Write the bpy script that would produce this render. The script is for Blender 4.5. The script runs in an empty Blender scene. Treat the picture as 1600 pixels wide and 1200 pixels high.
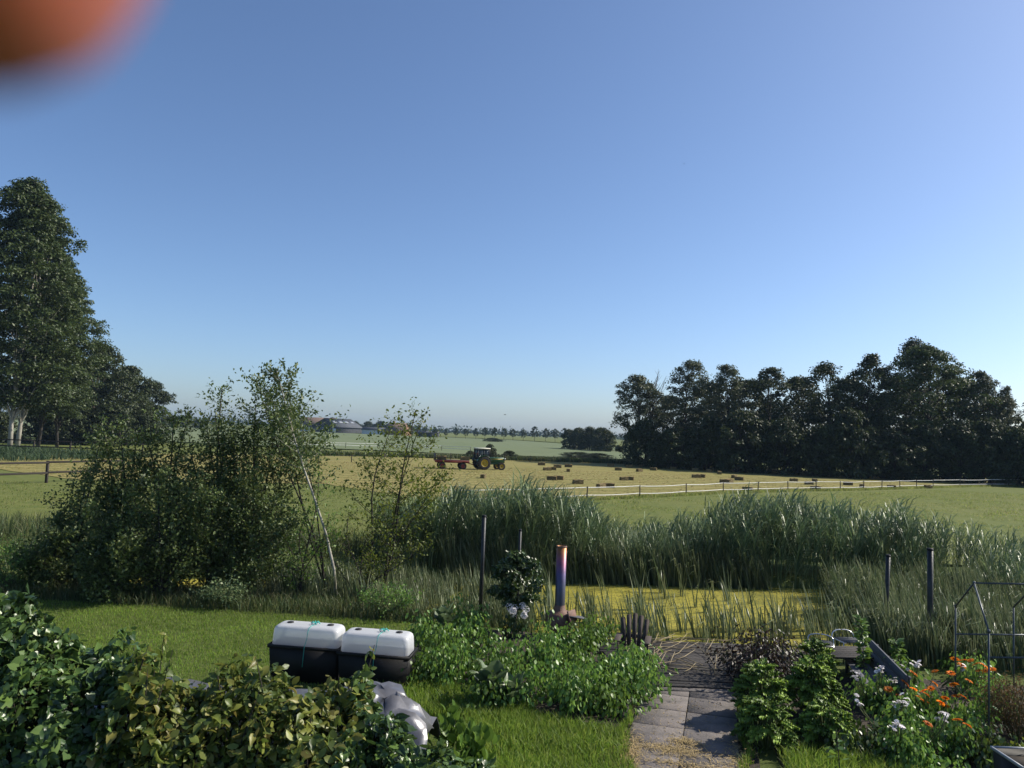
import bpy, bmesh, math, random
import numpy as np
from mathutils import Matrix, Vector

# ---------------------------------------------------------------- camera, world, sun, exposure
scene = bpy.context.scene
COL = scene.collection
F_PX, CAM_H = 1180.0, 4.6
PITCH, ROLL = math.radians(93.64), math.radians(2.2)
cam_data = bpy.data.cameras.new('camera'); cam = bpy.data.objects.new('camera', cam_data); COL.objects.link(cam)
cam_data.sensor_width = 36.0; cam_data.lens = 36.0 * F_PX / 1600.0
cam_data.clip_start = 0.004; cam_data.clip_end = 9000.0
CAM_ROT = Matrix.Rotation(PITCH, 3, 'X') @ Matrix.Rotation(ROLL, 3, 'Z')
cam.matrix_world = Matrix.Translation((0, 0, CAM_H)) @ CAM_ROT.to_4x4()
cam_data.dof.use_dof = True; cam_data.dof.focus_distance = 40.0; cam_data.dof.aperture_fstop = 11.0
scene.camera = cam

SUN_EL, SUN_AZ = math.radians(37), math.radians(73)       # azimuth measured from +Y towards +X
world = bpy.data.worlds.new('World'); scene.world = world; world.use_nodes = True
wn = world.node_tree.nodes; wl = world.node_tree.links
bg = wn['Background']; sky = wn.new('ShaderNodeTexSky'); sky.sky_type = 'NISHITA'; sky.sun_disc = False
sky.sun_elevation = SUN_EL; sky.sun_rotation = SUN_AZ
sky.air_density = 0.8; sky.dust_density = 1.1; sky.ozone_density = 5.2; sky.altitude = 0
wl.new(sky.outputs[0], bg.inputs[0]); bg.inputs[1].default_value = 0.113
sun_data = bpy.data.lights.new('sun', 'SUN'); sun_data.energy = 5.0; sun_data.angle = math.radians(0.53)
sun_data.color = (1.0, 0.93, 0.80)
sun = bpy.data.objects.new('sun', sun_data); COL.objects.link(sun)
to_sun = Vector((math.sin(SUN_AZ) * math.cos(SUN_EL), math.cos(SUN_AZ) * math.cos(SUN_EL), math.sin(SUN_EL)))
sun.rotation_euler = to_sun.to_track_quat('Z', 'Y').to_euler(); sun.location = (30, 10, 40)
vs = scene.view_settings; vs.view_transform = 'Standard'; vs.look = 'None'; vs.gamma = 1.0
vs.exposure = 0.5; vs.use_curve_mapping = False
scene.render.engine = 'CYCLES'
HAZE = 0.00012

# ---------------------------------------------------------------- surveying helpers (photo pixel -> metres)
_R = np.array(CAM_ROT)
def ray(px, py): return _R @ np.array([(px - 800) / F_PX, (600 - py) / F_PX, -1.0])
def G(px, py, z=0.0):
    d = ray(px, py); return np.array([0, 0, CAM_H]) + d * ((z - CAM_H) / d[2])
def A(px, py, Y):
    d = ray(px, py); return np.array([0, 0, CAM_H]) + d * (Y / d[1])
rng = np.random.default_rng(7); random.seed(7)
def U(a, b, n=None): return rng.uniform(a, b, n)

# ---------------------------------------------------------------- mesh helpers
class MB:
    def __init__(s): s.v = []; s.f = []; s.m = []; s.n = 0
    def add(s, verts, faces, mi=0):
        verts = np.asarray(verts, dtype=np.float32).reshape(-1, 3)
        if isinstance(faces, np.ndarray): faces = [faces]
        elif len(faces) and not isinstance(faces[0], np.ndarray):
            g = {}
            for f in faces: g.setdefault(len(f), []).append(f)
            faces = [np.array(x) for x in g.values()]
        for f in faces:
            s.f.append(f.astype(np.int32) + s.n); s.m.append(np.full(len(f), mi, dtype=np.int32))
        s.v.append(verts); s.n += len(verts); return s
    def mesh(s, name, mats, smooth=False):
        me = bpy.data.meshes.new(name)
        v = np.concatenate(s.v) if s.v else np.zeros((0, 3), np.float32)
        loops = np.concatenate([f.ravel() for f in s.f]); tot = np.concatenate([np.full(len(f), f.shape[1], np.int32) for f in s.f])
        start = np.concatenate([[0], np.cumsum(tot)[:-1]]).astype(np.int32)
        me.vertices.add(len(v)); me.vertices.foreach_set('co', v.ravel())
        me.loops.add(len(loops)); me.loops.foreach_set('vertex_index', loops)
        me.polygons.add(len(tot)); me.polygons.foreach_set('loop_start', start); me.polygons.foreach_set('loop_total', tot)
        if not isinstance(mats, (list, tuple)): mats = [mats]
        for m in mats: me.materials.append(m)
        if len(mats) > 1: me.polygons.foreach_set('material_index', np.concatenate(s.m))
        if smooth: me.polygons.foreach_set('use_smooth', np.ones(len(tot), dtype=bool))
        me.update(calc_edges=True); me.validate(); return me
    def build(s, name, mats, parent=None, smooth=False):
        return link(name, s.mesh(name, mats, smooth), parent)
def link(name, data, parent=None):
    o = bpy.data.objects.new(name, data); COL.objects.link(o)
    if parent is not None: o.parent = parent
    return o
def tag(o, label=None, cat=None, group=None, kind=None):
    if label: o['label'] = label
    if cat: o['category'] = cat
    if group: o['group'] = group
    if kind: o['kind'] = kind
    return o
def thing(name, label, cat, loc=(0, 0, 0), rz=0.0, group=None):
    o = link(name, None); o.location = tuple(float(c) for c in loc); o.rotation_euler = (0, 0, rz)
    return tag(o, label, cat, group)
def dup(root, loc, rz=0.0, label=None, group=None, scale=None):
    r = root.copy(); COL.objects.link(r); r.location = tuple(float(c) for c in loc); r.rotation_euler = (0, 0, rz)
    if scale is not None: r.scale = scale
    if label: r['label'] = label
    if group: r['group'] = group
    for ch in root.children:
        c = ch.copy(); COL.objects.link(c); c.parent = r
        for g in ch.children:
            d = g.copy(); COL.objects.link(d); d.parent = c
    return r
def nrm(a): return a / np.maximum(np.linalg.norm(a, axis=-1, keepdims=True), 1e-9)

def box_v(x0, x1, y0, y1, z0, z1):
    return [(x0,y0,z0),(x1,y0,z0),(x1,y1,z0),(x0,y1,z0),(x0,y0,z1),(x1,y0,z1),(x1,y1,z1),(x0,y1,z1)]
BOX_F = [(0,3,2,1),(4,5,6,7),(0,1,5,4),(1,2,6,5),(2,3,7,6),(3,0,4,7)]
def box(mb, x0, x1, y0, y1, z0, z1, mi=0): return mb.add(box_v(x0,x1,y0,y1,z0,z1), BOX_F, mi)
def bev_box(mb, x0, x1, y0, y1, z0, z1, b=0.01, mi=0):
    bm = bmesh.new(); bmesh.ops.create_cube(bm, size=1)
    for v in bm.verts:
        v.co.x = x0 + (v.co.x + .5) * (x1 - x0); v.co.y = y0 + (v.co.y + .5) * (y1 - y0); v.co.z = z0 + (v.co.z + .5) * (z1 - z0)
    bmesh.ops.bevel(bm, geom=bm.edges[:], offset=b, segments=1, affect='EDGES')
    bm.verts.index_update()
    mb.add([tuple(v.co) for v in bm.verts], [tuple(v.index for v in f.verts) for f in bm.faces], mi); bm.free(); return mb
def tube(mb, pts, radii, sides=6, mi=0, cap=True):
    pts = np.asarray(pts, float); n = len(pts)
    radii = np.broadcast_to(np.asarray(radii, float), (n,))
    t = nrm(np.gradient(pts, axis=0)); ref = np.array([0, 0, 1.0]) if abs(t[0][2]) < 0.9 else np.array([1.0, 0, 0])
    a = nrm(np.cross(t, ref)); b = np.cross(t, a)
    ang = np.linspace(0, 2 * math.pi, sides, endpoint=False)
    ring = pts[:, None, :] + radii[:, None, None] * (np.cos(ang)[None, :, None] * a[:, None, :] + np.sin(ang)[None, :, None] * b[:, None, :])
    i = np.arange(n - 1)[:, None] * sides; j = np.arange(sides)[None, :]; k = (j + 1) % sides
    q = np.stack([i + j, i + k, i + sides + k, i + sides + j], -1).reshape(-1, 4)
    fs = [q]
    if cap: fs += [np.arange(sides)[None, ::-1], (np.arange(sides) + (n - 1) * sides)[None, :]]
    return mb.add(ring.reshape(-1, 3), fs, mi)
def lathe(mb, prof, sides=24, axis='z', mi=0, off=(0, 0, 0)):
    prof = np.asarray(prof, float); n = len(prof); ang = np.linspace(0, 2 * math.pi, sides, endpoint=False)
    r = prof[:, 0][:, None]; h = np.repeat(prof[:, 1][:, None], sides, 1)
    c, s = r * np.cos(ang), r * np.sin(ang)
    v = np.stack([c, s, h], -1) if axis == 'z' else (np.stack([c, h, s], -1) if axis == 'y' else np.stack([h, c, s], -1))
    i = np.arange(n - 1)[:, None] * sides; j = np.arange(sides)[None, :]; k = (j + 1) % sides
    q = np.stack([i + j, i + k, i + sides + k, i + sides + j], -1).reshape(-1, 4)
    return mb.add(v.reshape(-1, 3) + np.array(off), q, mi)

# leaf templates: (along, across, out of plane)
L_RH = (np.array([(0,0,0),(.45,.30,.06),(1,0,-.04),(.45,-.30,.06)]), [np.array([(0,1,2),(0,2,3)])])
L_OV = (np.array([(0,0,0),(.22,.24,.05),(.22,-.24,.05),(.55,.33,.04),(.55,0,-.02),(.55,-.33,.04),(.82,.18,-.02),(.82,-.18,-.02),(1,0,-.12),(.22,0,0)]),
        [np.array([(0,9,1),(0,2,9),(6,4,8),(4,7,8)]), np.array([(9,4,3,1),(9,2,5,4)]), np.array([(4,6,3),(4,5,7)])])
L_IVY = (np.array([(.12,0,-.03),(-.06,.20,.05),(.1,.40,.03),(.32,.37,.04),(.52,.36,.0),(.74,.20,.02),(1,0,-.12),(.74,-.20,.02),(.52,-.36,0),(.32,-.37,.04),(.1,-.40,.03),(-.06,-.20,.05)]),
         [np.array([(0,1,2),(0,2,3),(0,3,5),(3,4,5),(0,5,6),(0,6,7),(0,7,9),(7,8,9),(0,9,10),(0,10,11)])])
def leaves(mb, P, D, N, S, tpl=L_RH, mi=0):
    P, D, N = np.asarray(P, float), nrm(np.asarray(D, float)), np.asarray(N, float)
    B = nrm(np.cross(N, D)); N = np.cross(D, B); S = np.broadcast_to(np.asarray(S, float), (len(P),))
    tv, tf = tpl; k = len(tv)
    cu = rng.uniform(-.6, 3.2, len(P))[:, None, None]; wd = rng.uniform(.72, 1.12, len(P))[:, None, None]
    V = P[:, None, :] + S[:, None, None] * (tv[None, :, 0:1] * D[:, None, :] + wd * tv[None, :, 1:2] * B[:, None, :] + cu * tv[None, :, 2:3] * N[:, None, :])
    off = (np.arange(len(P)) * k)[:, None, None]
    return mb.add(V.reshape(-1, 3), [(f[None] + off).reshape(-1, f.shape[1]) for f in tf], mi)
def rdir(n): return nrm(rng.normal(size=(n, 3)))

# ---------------------------------------------------------------- materials
def new_mat(name):
    m = bpy.data.materials.new(name); m.use_nodes = True; nt = m.node_tree
    return m, nt, nt.nodes, nt.links, nt.nodes['Principled BSDF']
def ramp(nd, cols, pos=None):
    r = nd.new('ShaderNodeValToRGB'); e = r.color_ramp.elements
    while len(e) < len(cols): e.new(0.5)
    for i, c in enumerate(cols):
        e[i].position = pos[i] if pos else i / max(1, len(cols) - 1); e[i].color = (*c, 1)
    return r
def leaf_mat(name, cols, rough=0.5, trans=0.28, spec=0.4, noise=0.0):
    m, nt, nd, lk, b = new_mat(name)
    g = nd.new('ShaderNodeNewGeometry'); r = ramp(nd, cols); lk.new(g.outputs['Random Per Island'], r.inputs[0])
    out = r.outputs[0]
    tc = nd.new('ShaderNodeTexCoord'); nz = nd.new('ShaderNodeTexNoise'); nz.inputs['Scale'].default_value = 0.9; nz.inputs['Detail'].default_value = 3
    lk.new(tc.outputs['Object'], nz.inputs['Vector'])
    mp = nd.new('ShaderNodeMapRange'); mp.inputs[1].default_value = .3; mp.inputs[2].default_value = .7; mp.inputs[3].default_value = .7; mp.inputs[4].default_value = 1.25
    lk.new(nz.outputs[0], mp.inputs[0])
    mx = nd.new('ShaderNodeMix'); mx.data_type = 'RGBA'; mx.blend_type = 'MULTIPLY'; mx.inputs[0].default_value = 1
    lk.new(out, mx.inputs[6]); lk.new(mp.outputs[0], mx.inputs[7]); out = mx.outputs[2]
    lk.new(out, b.inputs['Base Color']); b.inputs['Roughness'].default_value = rough; b.inputs['Specular IOR Level'].default_value = spec
    t = nd.new('ShaderNodeBsdfTranslucent'); ms = nd.new('ShaderNodeMixShader'); ms.inputs[0].default_value = trans
    hs = nd.new('ShaderNodeHueSaturation'); hs.inputs['Value'].default_value = 1.5; hs.inputs['Hue'].default_value = .492; lk.new(out, hs.inputs['Color'])
    lk.new(hs.outputs[0], t.inputs['Color'])
    lk.new(b.outputs[0], ms.inputs[1]); lk.new(t.outputs[0], ms.inputs[2]); lk.new(ms.outputs[0], nd['Material Output'].inputs[0])
    return m
def surf_mat(name, cols, scale=4.0, rough=0.7, bump=0.0, bscale=None, metal=0.0, spec=0.4, stretch=(1, 1, 1), detail=6, coords='Object', rnd=0.0):
    m, nt, nd, lk, b = new_mat(name)
    tc = nd.new('ShaderNodeTexCoord'); mp = nd.new('ShaderNodeMapping'); mp.inputs['Scale'].default_value = stretch
    lk.new(tc.outputs[coords], mp.inputs[0])
    nz = nd.new('ShaderNodeTexNoise'); nz.inputs['Scale'].default_value = scale; nz.inputs['Detail'].default_value = detail; nz.inputs['Roughness'].default_value = .62
    lk.new(mp.outputs[0], nz.inputs['Vector']); r = ramp(nd, cols, [.28 + .44 * i / max(1, len(cols) - 1) for i in range(len(cols))]); lk.new(nz.outputs[0], r.inputs[0])
    out = r.outputs[0]
    if rnd:
        oi = nd.new('ShaderNodeObjectInfo'); mr = nd.new('ShaderNodeMapRange'); mr.inputs[3].default_value = 1 - rnd; mr.inputs[4].default_value = 1 + rnd
        lk.new(oi.outputs['Random'], mr.inputs[0]); mx = nd.new('ShaderNodeMix'); mx.data_type = 'RGBA'; mx.blend_type = 'MULTIPLY'; mx.inputs[0].default_value = 1
        lk.new(out, mx.inputs[6]); lk.new(mr.outputs[0], mx.inputs[7]); out = mx.outputs[2]
    lk.new(out, b.inputs['Base Color']); b.inputs['Roughness'].default_value = rough; b.inputs['Metallic'].default_value = metal; b.inputs['Specular IOR Level'].default_value = spec
    if bump:
        n2 = nd.new('ShaderNodeTexNoise'); n2.inputs['Scale'].default_value = bscale or scale * 5; n2.inputs['Detail'].default_value = 4; lk.new(mp.outputs[0], n2.inputs['Vector'])
        bp = nd.new('ShaderNodeBump'); bp.inputs['Strength'].default_value = bump; bp.inputs['Distance'].default_value = 0.02
        lk.new(n2.outputs[0], bp.inputs['Height']); lk.new(bp.outputs[0], b.inputs['Normal'])
    return m
def field_mat(name, big, fine, bigscale=.05, finescale=1.2, stripe=None, stripe_cols=None):
    """grass fields: broad patches of colour, finer mottling, optional swath lines"""
    m, nt, nd, lk, b = new_mat(name)
    tc = nd.new('ShaderNodeTexCoord')
    n1 = nd.new('ShaderNodeTexNoise'); n1.inputs['Scale'].default_value = bigscale; n1.inputs['Detail'].default_value = 5; lk.new(tc.outputs['Object'], n1.inputs['Vector'])
    r1 = ramp(nd, big, [.3 + .4 * i / (len(big) - 1) for i in range(len(big))]); lk.new(n1.outputs[0], r1.inputs[0])
    n2 = nd.new('ShaderNodeTexNoise'); n2.inputs['Scale'].default_value = finescale; n2.inputs['Detail'].default_value = 8; n2.inputs['Roughness'].default_value = .7; lk.new(tc.outputs['Object'], n2.inputs['Vector'])
    r2 = ramp(nd, fine, [.3 + .4 * i / (len(fine) - 1) for i in range(len(fine))]); lk.new(n2.outputs[0], r2.inputs[0])
    mx = nd.new('ShaderNodeMix'); mx.data_type = 'RGBA'; mx.inputs[0].default_value = .5
    lk.new(r1.outputs[0], mx.inputs[6]); lk.new(r2.outputs[0], mx.inputs[7]); out = mx.outputs[2]
    if stripe:
        mp = nd.new('ShaderNodeMapping'); mp.inputs['Rotation'].default_value = (0, 0, stripe[0]); lk.new(tc.outputs['Object'], mp.inputs[0])
        w = nd.new('ShaderNodeTexWave'); w.inputs['Scale'].default_value = stripe[1]; w.inputs['Distortion'].default_value = 5; w.inputs['Detail'].default_value = 3; w.inputs['Detail Scale'].default_value = 1.5
        lk.new(mp.outputs[0], w.inputs['Vector'])
        mr = nd.new('ShaderNodeMapRange'); mr.inputs[1].default_value = .2; mr.inputs[2].default_value = .9; mr.inputs[3].default_value = 0; mr.inputs[4].default_value = stripe[2]; lk.new(w.outputs[1], mr.inputs[0])
        m2 = nd.new('ShaderNodeMix'); m2.data_type = 'RGBA'; lk.new(mr.outputs[0], m2.inputs[0]); lk.new(out, m2.inputs[6]); m2.inputs[7].default_value = (*stripe_cols, 1); out = m2.outputs[2]
    lk.new(out, b.inputs['Base Color']); b.inputs['Roughness'].default_value = .95; b.inputs['Specular IOR Level'].default_value = .1
    bp = nd.new('ShaderNodeBump'); bp.inputs['Strength'].default_value = .6; bp.inputs['Distance'].default_value = .08; lk.new(n2.outputs[0], bp.inputs['Height']); lk.new(bp.outputs[0], b.inputs['Normal'])
    return m

M = {}
M['turf'] = field_mat('turf', [(0.0625,0.0938,0.0225),(0.1063,0.1313,0.0375)], [(.040,.060,.014),(.10,.115,.035)], .3, 6)
M['meadow'] = field_mat('meadow', [(0.0893,0.1260,0.0252),(0.1365,0.1512,0.0420)], [(.058,.084,.022),(.175,.165,.060)], .08, 1.1)
M['hay'] = field_mat('hay', [(.17,.165,.048),(.27,.225,.085)], [(.15,.14,.048),(.33,.27,.115)], .06, 1.3, (1.35, .11, .8), (.155,.15,.045))
M['pale'] = field_mat('pale', [(0.1100,0.1425,0.0700),(0.1540,0.1805,0.0900)], [(.095,.125,.062),(.165,.185,.105)], .012, .25)
M['blade'] = leaf_mat('blade', [(0.0765,0.1459,0.0177),(0.1389,0.2303,0.0277),(0.2084,0.2534,0.0566)], .55, .45, .3)
M['meadow_blade'] = leaf_mat('meadow_blade', [(0.0960,0.1452,0.0276),(0.1440,0.1814,0.0439),(0.2280,0.2117,0.0878)], .6, .5, .2)
M['rough_blade'] = leaf_mat('rough_blade', [(.035,.065,.020),(.065,.095,.032),(.120,.115,.050)], .6, .25, .3)
M['crop'] = leaf_mat('crop', [(.035,.062,.028),(.055,.085,.040)], .6, .25, .2)
M['straw'] = surf_mat('straw', [(.24,.17,.07),(.42,.32,.15)], 30, .9)
M['dry_stalk'] = surf_mat('dry_stalk', [(.12,.095,.055),(.26,.21,.125)], 3, .8, rnd=.3)
M['soil'] = surf_mat('soil', [(.020,.015,.010),(.050,.038,.026)], 7, .95, .5)
M['poplar'] = leaf_mat('poplar', [(0.0277,0.0484,0.0117),(0.0488,0.0748,0.0201),(0.0733,0.0968,0.0301)], .5, .25, .35)
M['oak'] = leaf_mat('oak', [(0.0208,0.0336,0.0112),(0.0368,0.0512,0.0160),(0.0512,0.0656,0.0208)], .55, .2, .3)
M['willow'] = leaf_mat('willow', [(.042,.060,.028),(.072,.090,.044),(.105,.115,.055)], .55, .22, .35)
M['lime'] = leaf_mat('lime', [(0.0298,0.0510,0.0136),(0.0553,0.0808,0.0221),(0.0723,0.0978,0.0289)], .5, .25, .3)
M['far_leaf'] = leaf_mat('far_leaf', [(.030,.048,.020),(.055,.075,.032)], .6, .15, .2)
M['alder'] = leaf_mat('alder', [(0.0432,0.0734,0.0216),(0.0821,0.1210,0.0346),(0.1339,0.1642,0.0475)], .5, .25, .35)
M['yellowing'] = leaf_mat('yellowing', [(0.0510,0.0880,0.0120),(0.0935,0.1265,0.0180),(0.1445,0.1650,0.0250)], .5, .35, .35)
M['ivy'] = leaf_mat('ivy', [(0.0297,0.0648,0.0189),(0.0607,0.1148,0.0297),(0.1148,0.1755,0.0378)], .36, .2, .5)
M['hornbeam'] = leaf_mat('hornbeam', [(0.0448,0.0784,0.0157),(0.0784,0.1176,0.0202),(0.1232,0.1624,0.0291),(0.1848,0.2016,0.0403),(0.1680,0.1456,0.0358)], .45, .3, .4)
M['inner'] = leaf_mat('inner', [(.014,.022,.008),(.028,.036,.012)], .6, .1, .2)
M['veg'] = leaf_mat('veg', [(0.0653,0.1452,0.0267),(0.1144,0.2220,0.0386),(0.1796,0.2818,0.0520)], .40, .3, .45)
M['veg2'] = leaf_mat('veg2', [(0.0625,0.1250,0.0200),(0.1187,0.2000,0.0312)], .45, .3, .4)
M['kale'] = leaf_mat('kale', [(0.1066,0.1938,0.0341),(0.1841,0.2906,0.0465),(0.2519,0.3585,0.0620)], .5, .25, .35)
M['cabbage'] = leaf_mat('cabbage', [(.075,.120,.055),(.130,.180,.090)], .45, .2, .4)
M['laurel'] = leaf_mat('laurel', [(.022,.045,.012),(.045,.080,.018),(.070,.115,.024)], .35, .2, .5)
M['barberry'] = leaf_mat('barberry', [(0.0210,0.0140,0.0098),(0.0385,0.0210,0.0154),(0.0280,0.0350,0.0126)], .45, .2, .4)
M['dry'] = leaf_mat('dry', [(.110,.065,.028),(.170,.105,.045),(.090,.085,.030)], .7, .2, .2)
M['reed'] = leaf_mat('reed', [(0.0559,0.1013,0.0426),(0.1116,0.1687,0.0693),(0.2391,0.2868,0.1333)], .46, .22, .35)
M['cattail'] = leaf_mat('cattail', [(0.0450,0.0735,0.0324),(0.0900,0.1208,0.0540),(0.2000,0.2205,0.1170)], .46, .22, .35)
M['plume'] = leaf_mat('plume', [(.100,.085,.060),(.150,.130,.095)], .8, .3, .2)
M['bark'] = surf_mat('bark', [(.045,.038,.030),(.100,.088,.072)], 9, .9, .5)
M['dark_bark'] = surf_mat('dark_bark', [(.022,.018,.014),(.055,.045,.036)], 9, .9, .5)
M['pale_bark'] = surf_mat('pale_bark', [(.20,.185,.15),(.42,.39,.33)], 3, .85, .4, stretch=(1, 1, .4))
M['stem'] = surf_mat('stem', [(.060,.085,.025),(.110,.130,.045)], 10, .7)
M['rail'] = surf_mat('rail', [(0.0165,0.0132,0.0110),(0.0413,0.0330,0.0275)], 6, .85, .4, stretch=(1, 1, 6), rnd=.25)
M['tape'] = surf_mat('tape', [(.62,.61,.57),(.78,.77,.74)], 3, .6)
M['fpost'] = surf_mat('fpost', [(.030,.024,.018),(.075,.058,.040)], 8, .9)
M['steel'] = surf_mat('steel', [(.016,.018,.020),(.040,.042,.046)], 5, .5, .2, metal=.3)
M['ghframe'] = surf_mat('ghframe', [(.040,.050,.060),(.080,.095,.11)], 6, .4, metal=.4)
M['bale'] = surf_mat('bale', [(0.0682,0.0496,0.0211),(0.1364,0.1023,0.0434),(0.1860,0.1426,0.0682)], 9, .95, .8, 30, rnd=.2)
M['twine'] = surf_mat('twine', [(.40,.25,.07),(.5,.32,.1)], 9, .8)
M['turq'] = surf_mat('turq', [(.03,.30,.28),(.05,.42,.38)], 9, .6)
M['black_pl'] = surf_mat('black_pl', [(.006,.006,.007),(.012,.012,.013)], 6, .6, .1, spec=.22)
M['tarp'] = surf_mat('tarp', [(0.1080,0.1080,0.1188),(0.1800,0.1800,0.1944)], 4, .33, .3, 9, metal=.45)
M['tarp_under'] = surf_mat('tarp_under', [(.035,.036,.038),(.05,.05,.054)], 4, .6)
M['slab'] = surf_mat('slab', [(0.0484,0.0449,0.0395),(0.1056,0.0938,0.0874),(0.1452,0.1265,0.1178),(0.1760,0.1510,0.1330)], 2.2, .85, .6, 30, rnd=.16, detail=10)
M['plank'] = surf_mat('plank', [(0.0244,0.0215,0.0195),(0.0561,0.0488,0.0439)], 3, .85, .4, stretch=(1.2, 14, 4), rnd=.22)
M['chairwood'] = surf_mat('chairwood', [(0.0405,0.0284,0.0229),(0.0844,0.0642,0.0540)], 3, .8, .3, stretch=(9, 9, 1.5), rnd=.15)
M['bluewood'] = surf_mat('bluewood', [(0.0518,0.0562,0.0675),(0.0900,0.0945,0.1057)], 3, .75, .3, stretch=(2, 9, 9), rnd=.12)
M['brush'] = surf_mat('brush', [(.40,.41,.43),(.58,.59,.60)], 4, .32, metal=.85)
M['rust'] = surf_mat('rust', [(.075,.040,.030),(.16,.085,.060),(.20,.13,.105)], 7, .7, .3)
M['red'] = surf_mat('red', [(0.1650,0.0263,0.0210),(0.2700,0.0450,0.0338)], 2, .6)
M['tgreen'] = surf_mat('tgreen', [(0.0154,0.0595,0.0154),(0.0245,0.0840,0.0210)], 2, .35)
M['tyellow'] = surf_mat('tyellow', [(0.3960,0.2592,0.0144),(0.4752,0.3240,0.0216)], 2, .4)
M['tyre'] = surf_mat('tyre', [(.014,.013,.012),(.050,.042,.032)], 3, .9, .3)
M['cabwhite'] = surf_mat('cabwhite', [(.55,.52,.42),(.68,.66,.56)], 2, .5)
M['dark'] = surf_mat('dark', [(.012,.012,.013),(.024,.024,.026)], 4, .6)
M['barnwall'] = surf_mat('barnwall', [(.020,.022,.026),(.042,.044,.050)], .8, .8)
M['barnroof'] = surf_mat('barnroof', [(0.0605,0.0660,0.0770),(0.0935,0.0990,0.1100)], .5, .9, spec=.1)
M['skylight'] = surf_mat('skylight', [(0.2250,0.2400,0.2600),(0.2750,0.2900,0.3100)], .5, .4)
M['tileroof'] = surf_mat('tileroof', [(.10,.068,.052),(.17,.115,.085)], 1.5, .9)
M['brickwall'] = surf_mat('brickwall', [(.24,.125,.085),(.33,.19,.13)], 1.5, .9)
M['pwhite'] = surf_mat('pwhite', [(.60,.60,.58),(.74,.74,.72)], 1.5, .7)
M['winglass'] = surf_mat('winglass', [(.02,.025,.03),(.05,.06,.07)], 1, .12, spec=.7)
M['petal_o'] = leaf_mat('petal_o', [(.72,.20,.012),(.80,.29,.02),(.74,.24,.015)], .6, .3, .2)
M['petal_w'] = leaf_mat('petal_w', [(.66,.62,.64),(.76,.74,.74)], .6, .3, .2)
M['disc'] = surf_mat('disc', [(.14,.055,.01),(.24,.10,.015)], 60, .9)
M['trunkw'] = M['pale_bark']

def glass_mat(name, col, alpha, rough=.1):
    m, nt, nd, lk, b = new_mat(name)
    b.inputs['Base Color'].default_value = (*col, 1); b.inputs['Roughness'].default_value = rough
    t = nd.new('ShaderNodeBsdfTransparent'); t.inputs[0].default_value = (.9, .93, .95, 1); ms = nd.new('ShaderNodeMixShader'); ms.inputs[0].default_value = alpha
    lk.new(t.outputs[0], ms.inputs[1]); lk.new(b.outputs[0], ms.inputs[2]); lk.new(ms.outputs[0], nd['Material Output'].inputs[0]); return m
M['cabglass'] = glass_mat('cabglass', (.05, .065, .08), .55, .08)
def dome_mat():
    m, nt, nd, lk, b = new_mat('dome_plastic')
    b.inputs['Base Color'].default_value = (.78, .79, .82, 1); b.inputs['Roughness'].default_value = .32
    tl = nd.new('ShaderNodeBsdfTranslucent'); tl.inputs[0].default_value = (.82, .83, .86, 1)
    tp = nd.new('ShaderNodeBsdfTransparent'); m1 = nd.new('ShaderNodeMixShader'); m1.inputs[0].default_value = .42
    lk.new(b.outputs[0], m1.inputs[1]); lk.new(tl.outputs[0], m1.inputs[2])
    g = nd.new('ShaderNodeTexCoord'); sx = nd.new('ShaderNodeSeparateXYZ'); lk.new(g.outputs['Object'], sx.inputs[0])
    mr = nd.new('ShaderNodeMapRange'); mr.inputs[1].default_value = .0; mr.inputs[2].default_value = .34; mr.inputs[3].default_value = .50; mr.inputs[4].default_value = .88; lk.new(sx.outputs[2], mr.inputs[0])
    m2 = nd.new('ShaderNodeMixShader'); lk.new(mr.outputs[0], m2.inputs[0]); lk.new(tp.outputs[0], m2.inputs[1]); lk.new(m1.outputs[0], m2.inputs[2]); lk.new(m2.outputs[0], nd['Material Output'].inputs[0]); return m
M['dome'] = dome_mat()
def weed_mat():
    m, nt, nd, lk, b = new_mat('duckweed')
    tc = nd.new('ShaderNodeTexCoord')
    n1 = nd.new('ShaderNodeTexNoise'); n1.inputs['Scale'].default_value = .55; n1.inputs['Detail'].default_value = 8; n1.inputs['Roughness'].default_value = .65; lk.new(tc.outputs['Object'], n1.inputs[0])
    r1 = ramp(nd, [(.12,.12,.016),(.26,.235,.032),(.36,.31,.045)], [.3,.5,.7]); lk.new(n1.outputs[0], r1.inputs[0])
    n2 = nd.new('ShaderNodeTexNoise'); n2.inputs['Scale'].default_value = 14; n2.inputs['Detail'].default_value = 6; n2.inputs['Roughness'].default_value = .7; lk.new(tc.outputs['Object'], n2.inputs[0])
    mr = nd.new('ShaderNodeMapRange'); mr.inputs[1].default_value = .38; mr.inputs[2].default_value = .50; lk.new(n2.outputs[0], mr.inputs[0])
    mx = nd.new('ShaderNodeMix'); mx.data_type = 'RGBA'; lk.new(mr.outputs[0], mx.inputs[0]); mx.inputs[6].default_value = (.05,.05,.012,1); lk.new(r1.outputs[0], mx.inputs[7])
    lk.new(mx.outputs[2], b.inputs['Base Color']); b.inputs['Roughness'].default_value = .75; b.inputs['Specular IOR Level'].default_value = .2
    bp = nd.new('ShaderNodeBump'); bp.inputs['Strength'].default_value = .5; bp.inputs['Distance'].default_value = .02; lk.new(n2.outputs[0], bp.inputs['Height']); lk.new(bp.outputs[0], b.inputs['Normal'])
    return m
M['duckweed'] = weed_mat()
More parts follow.
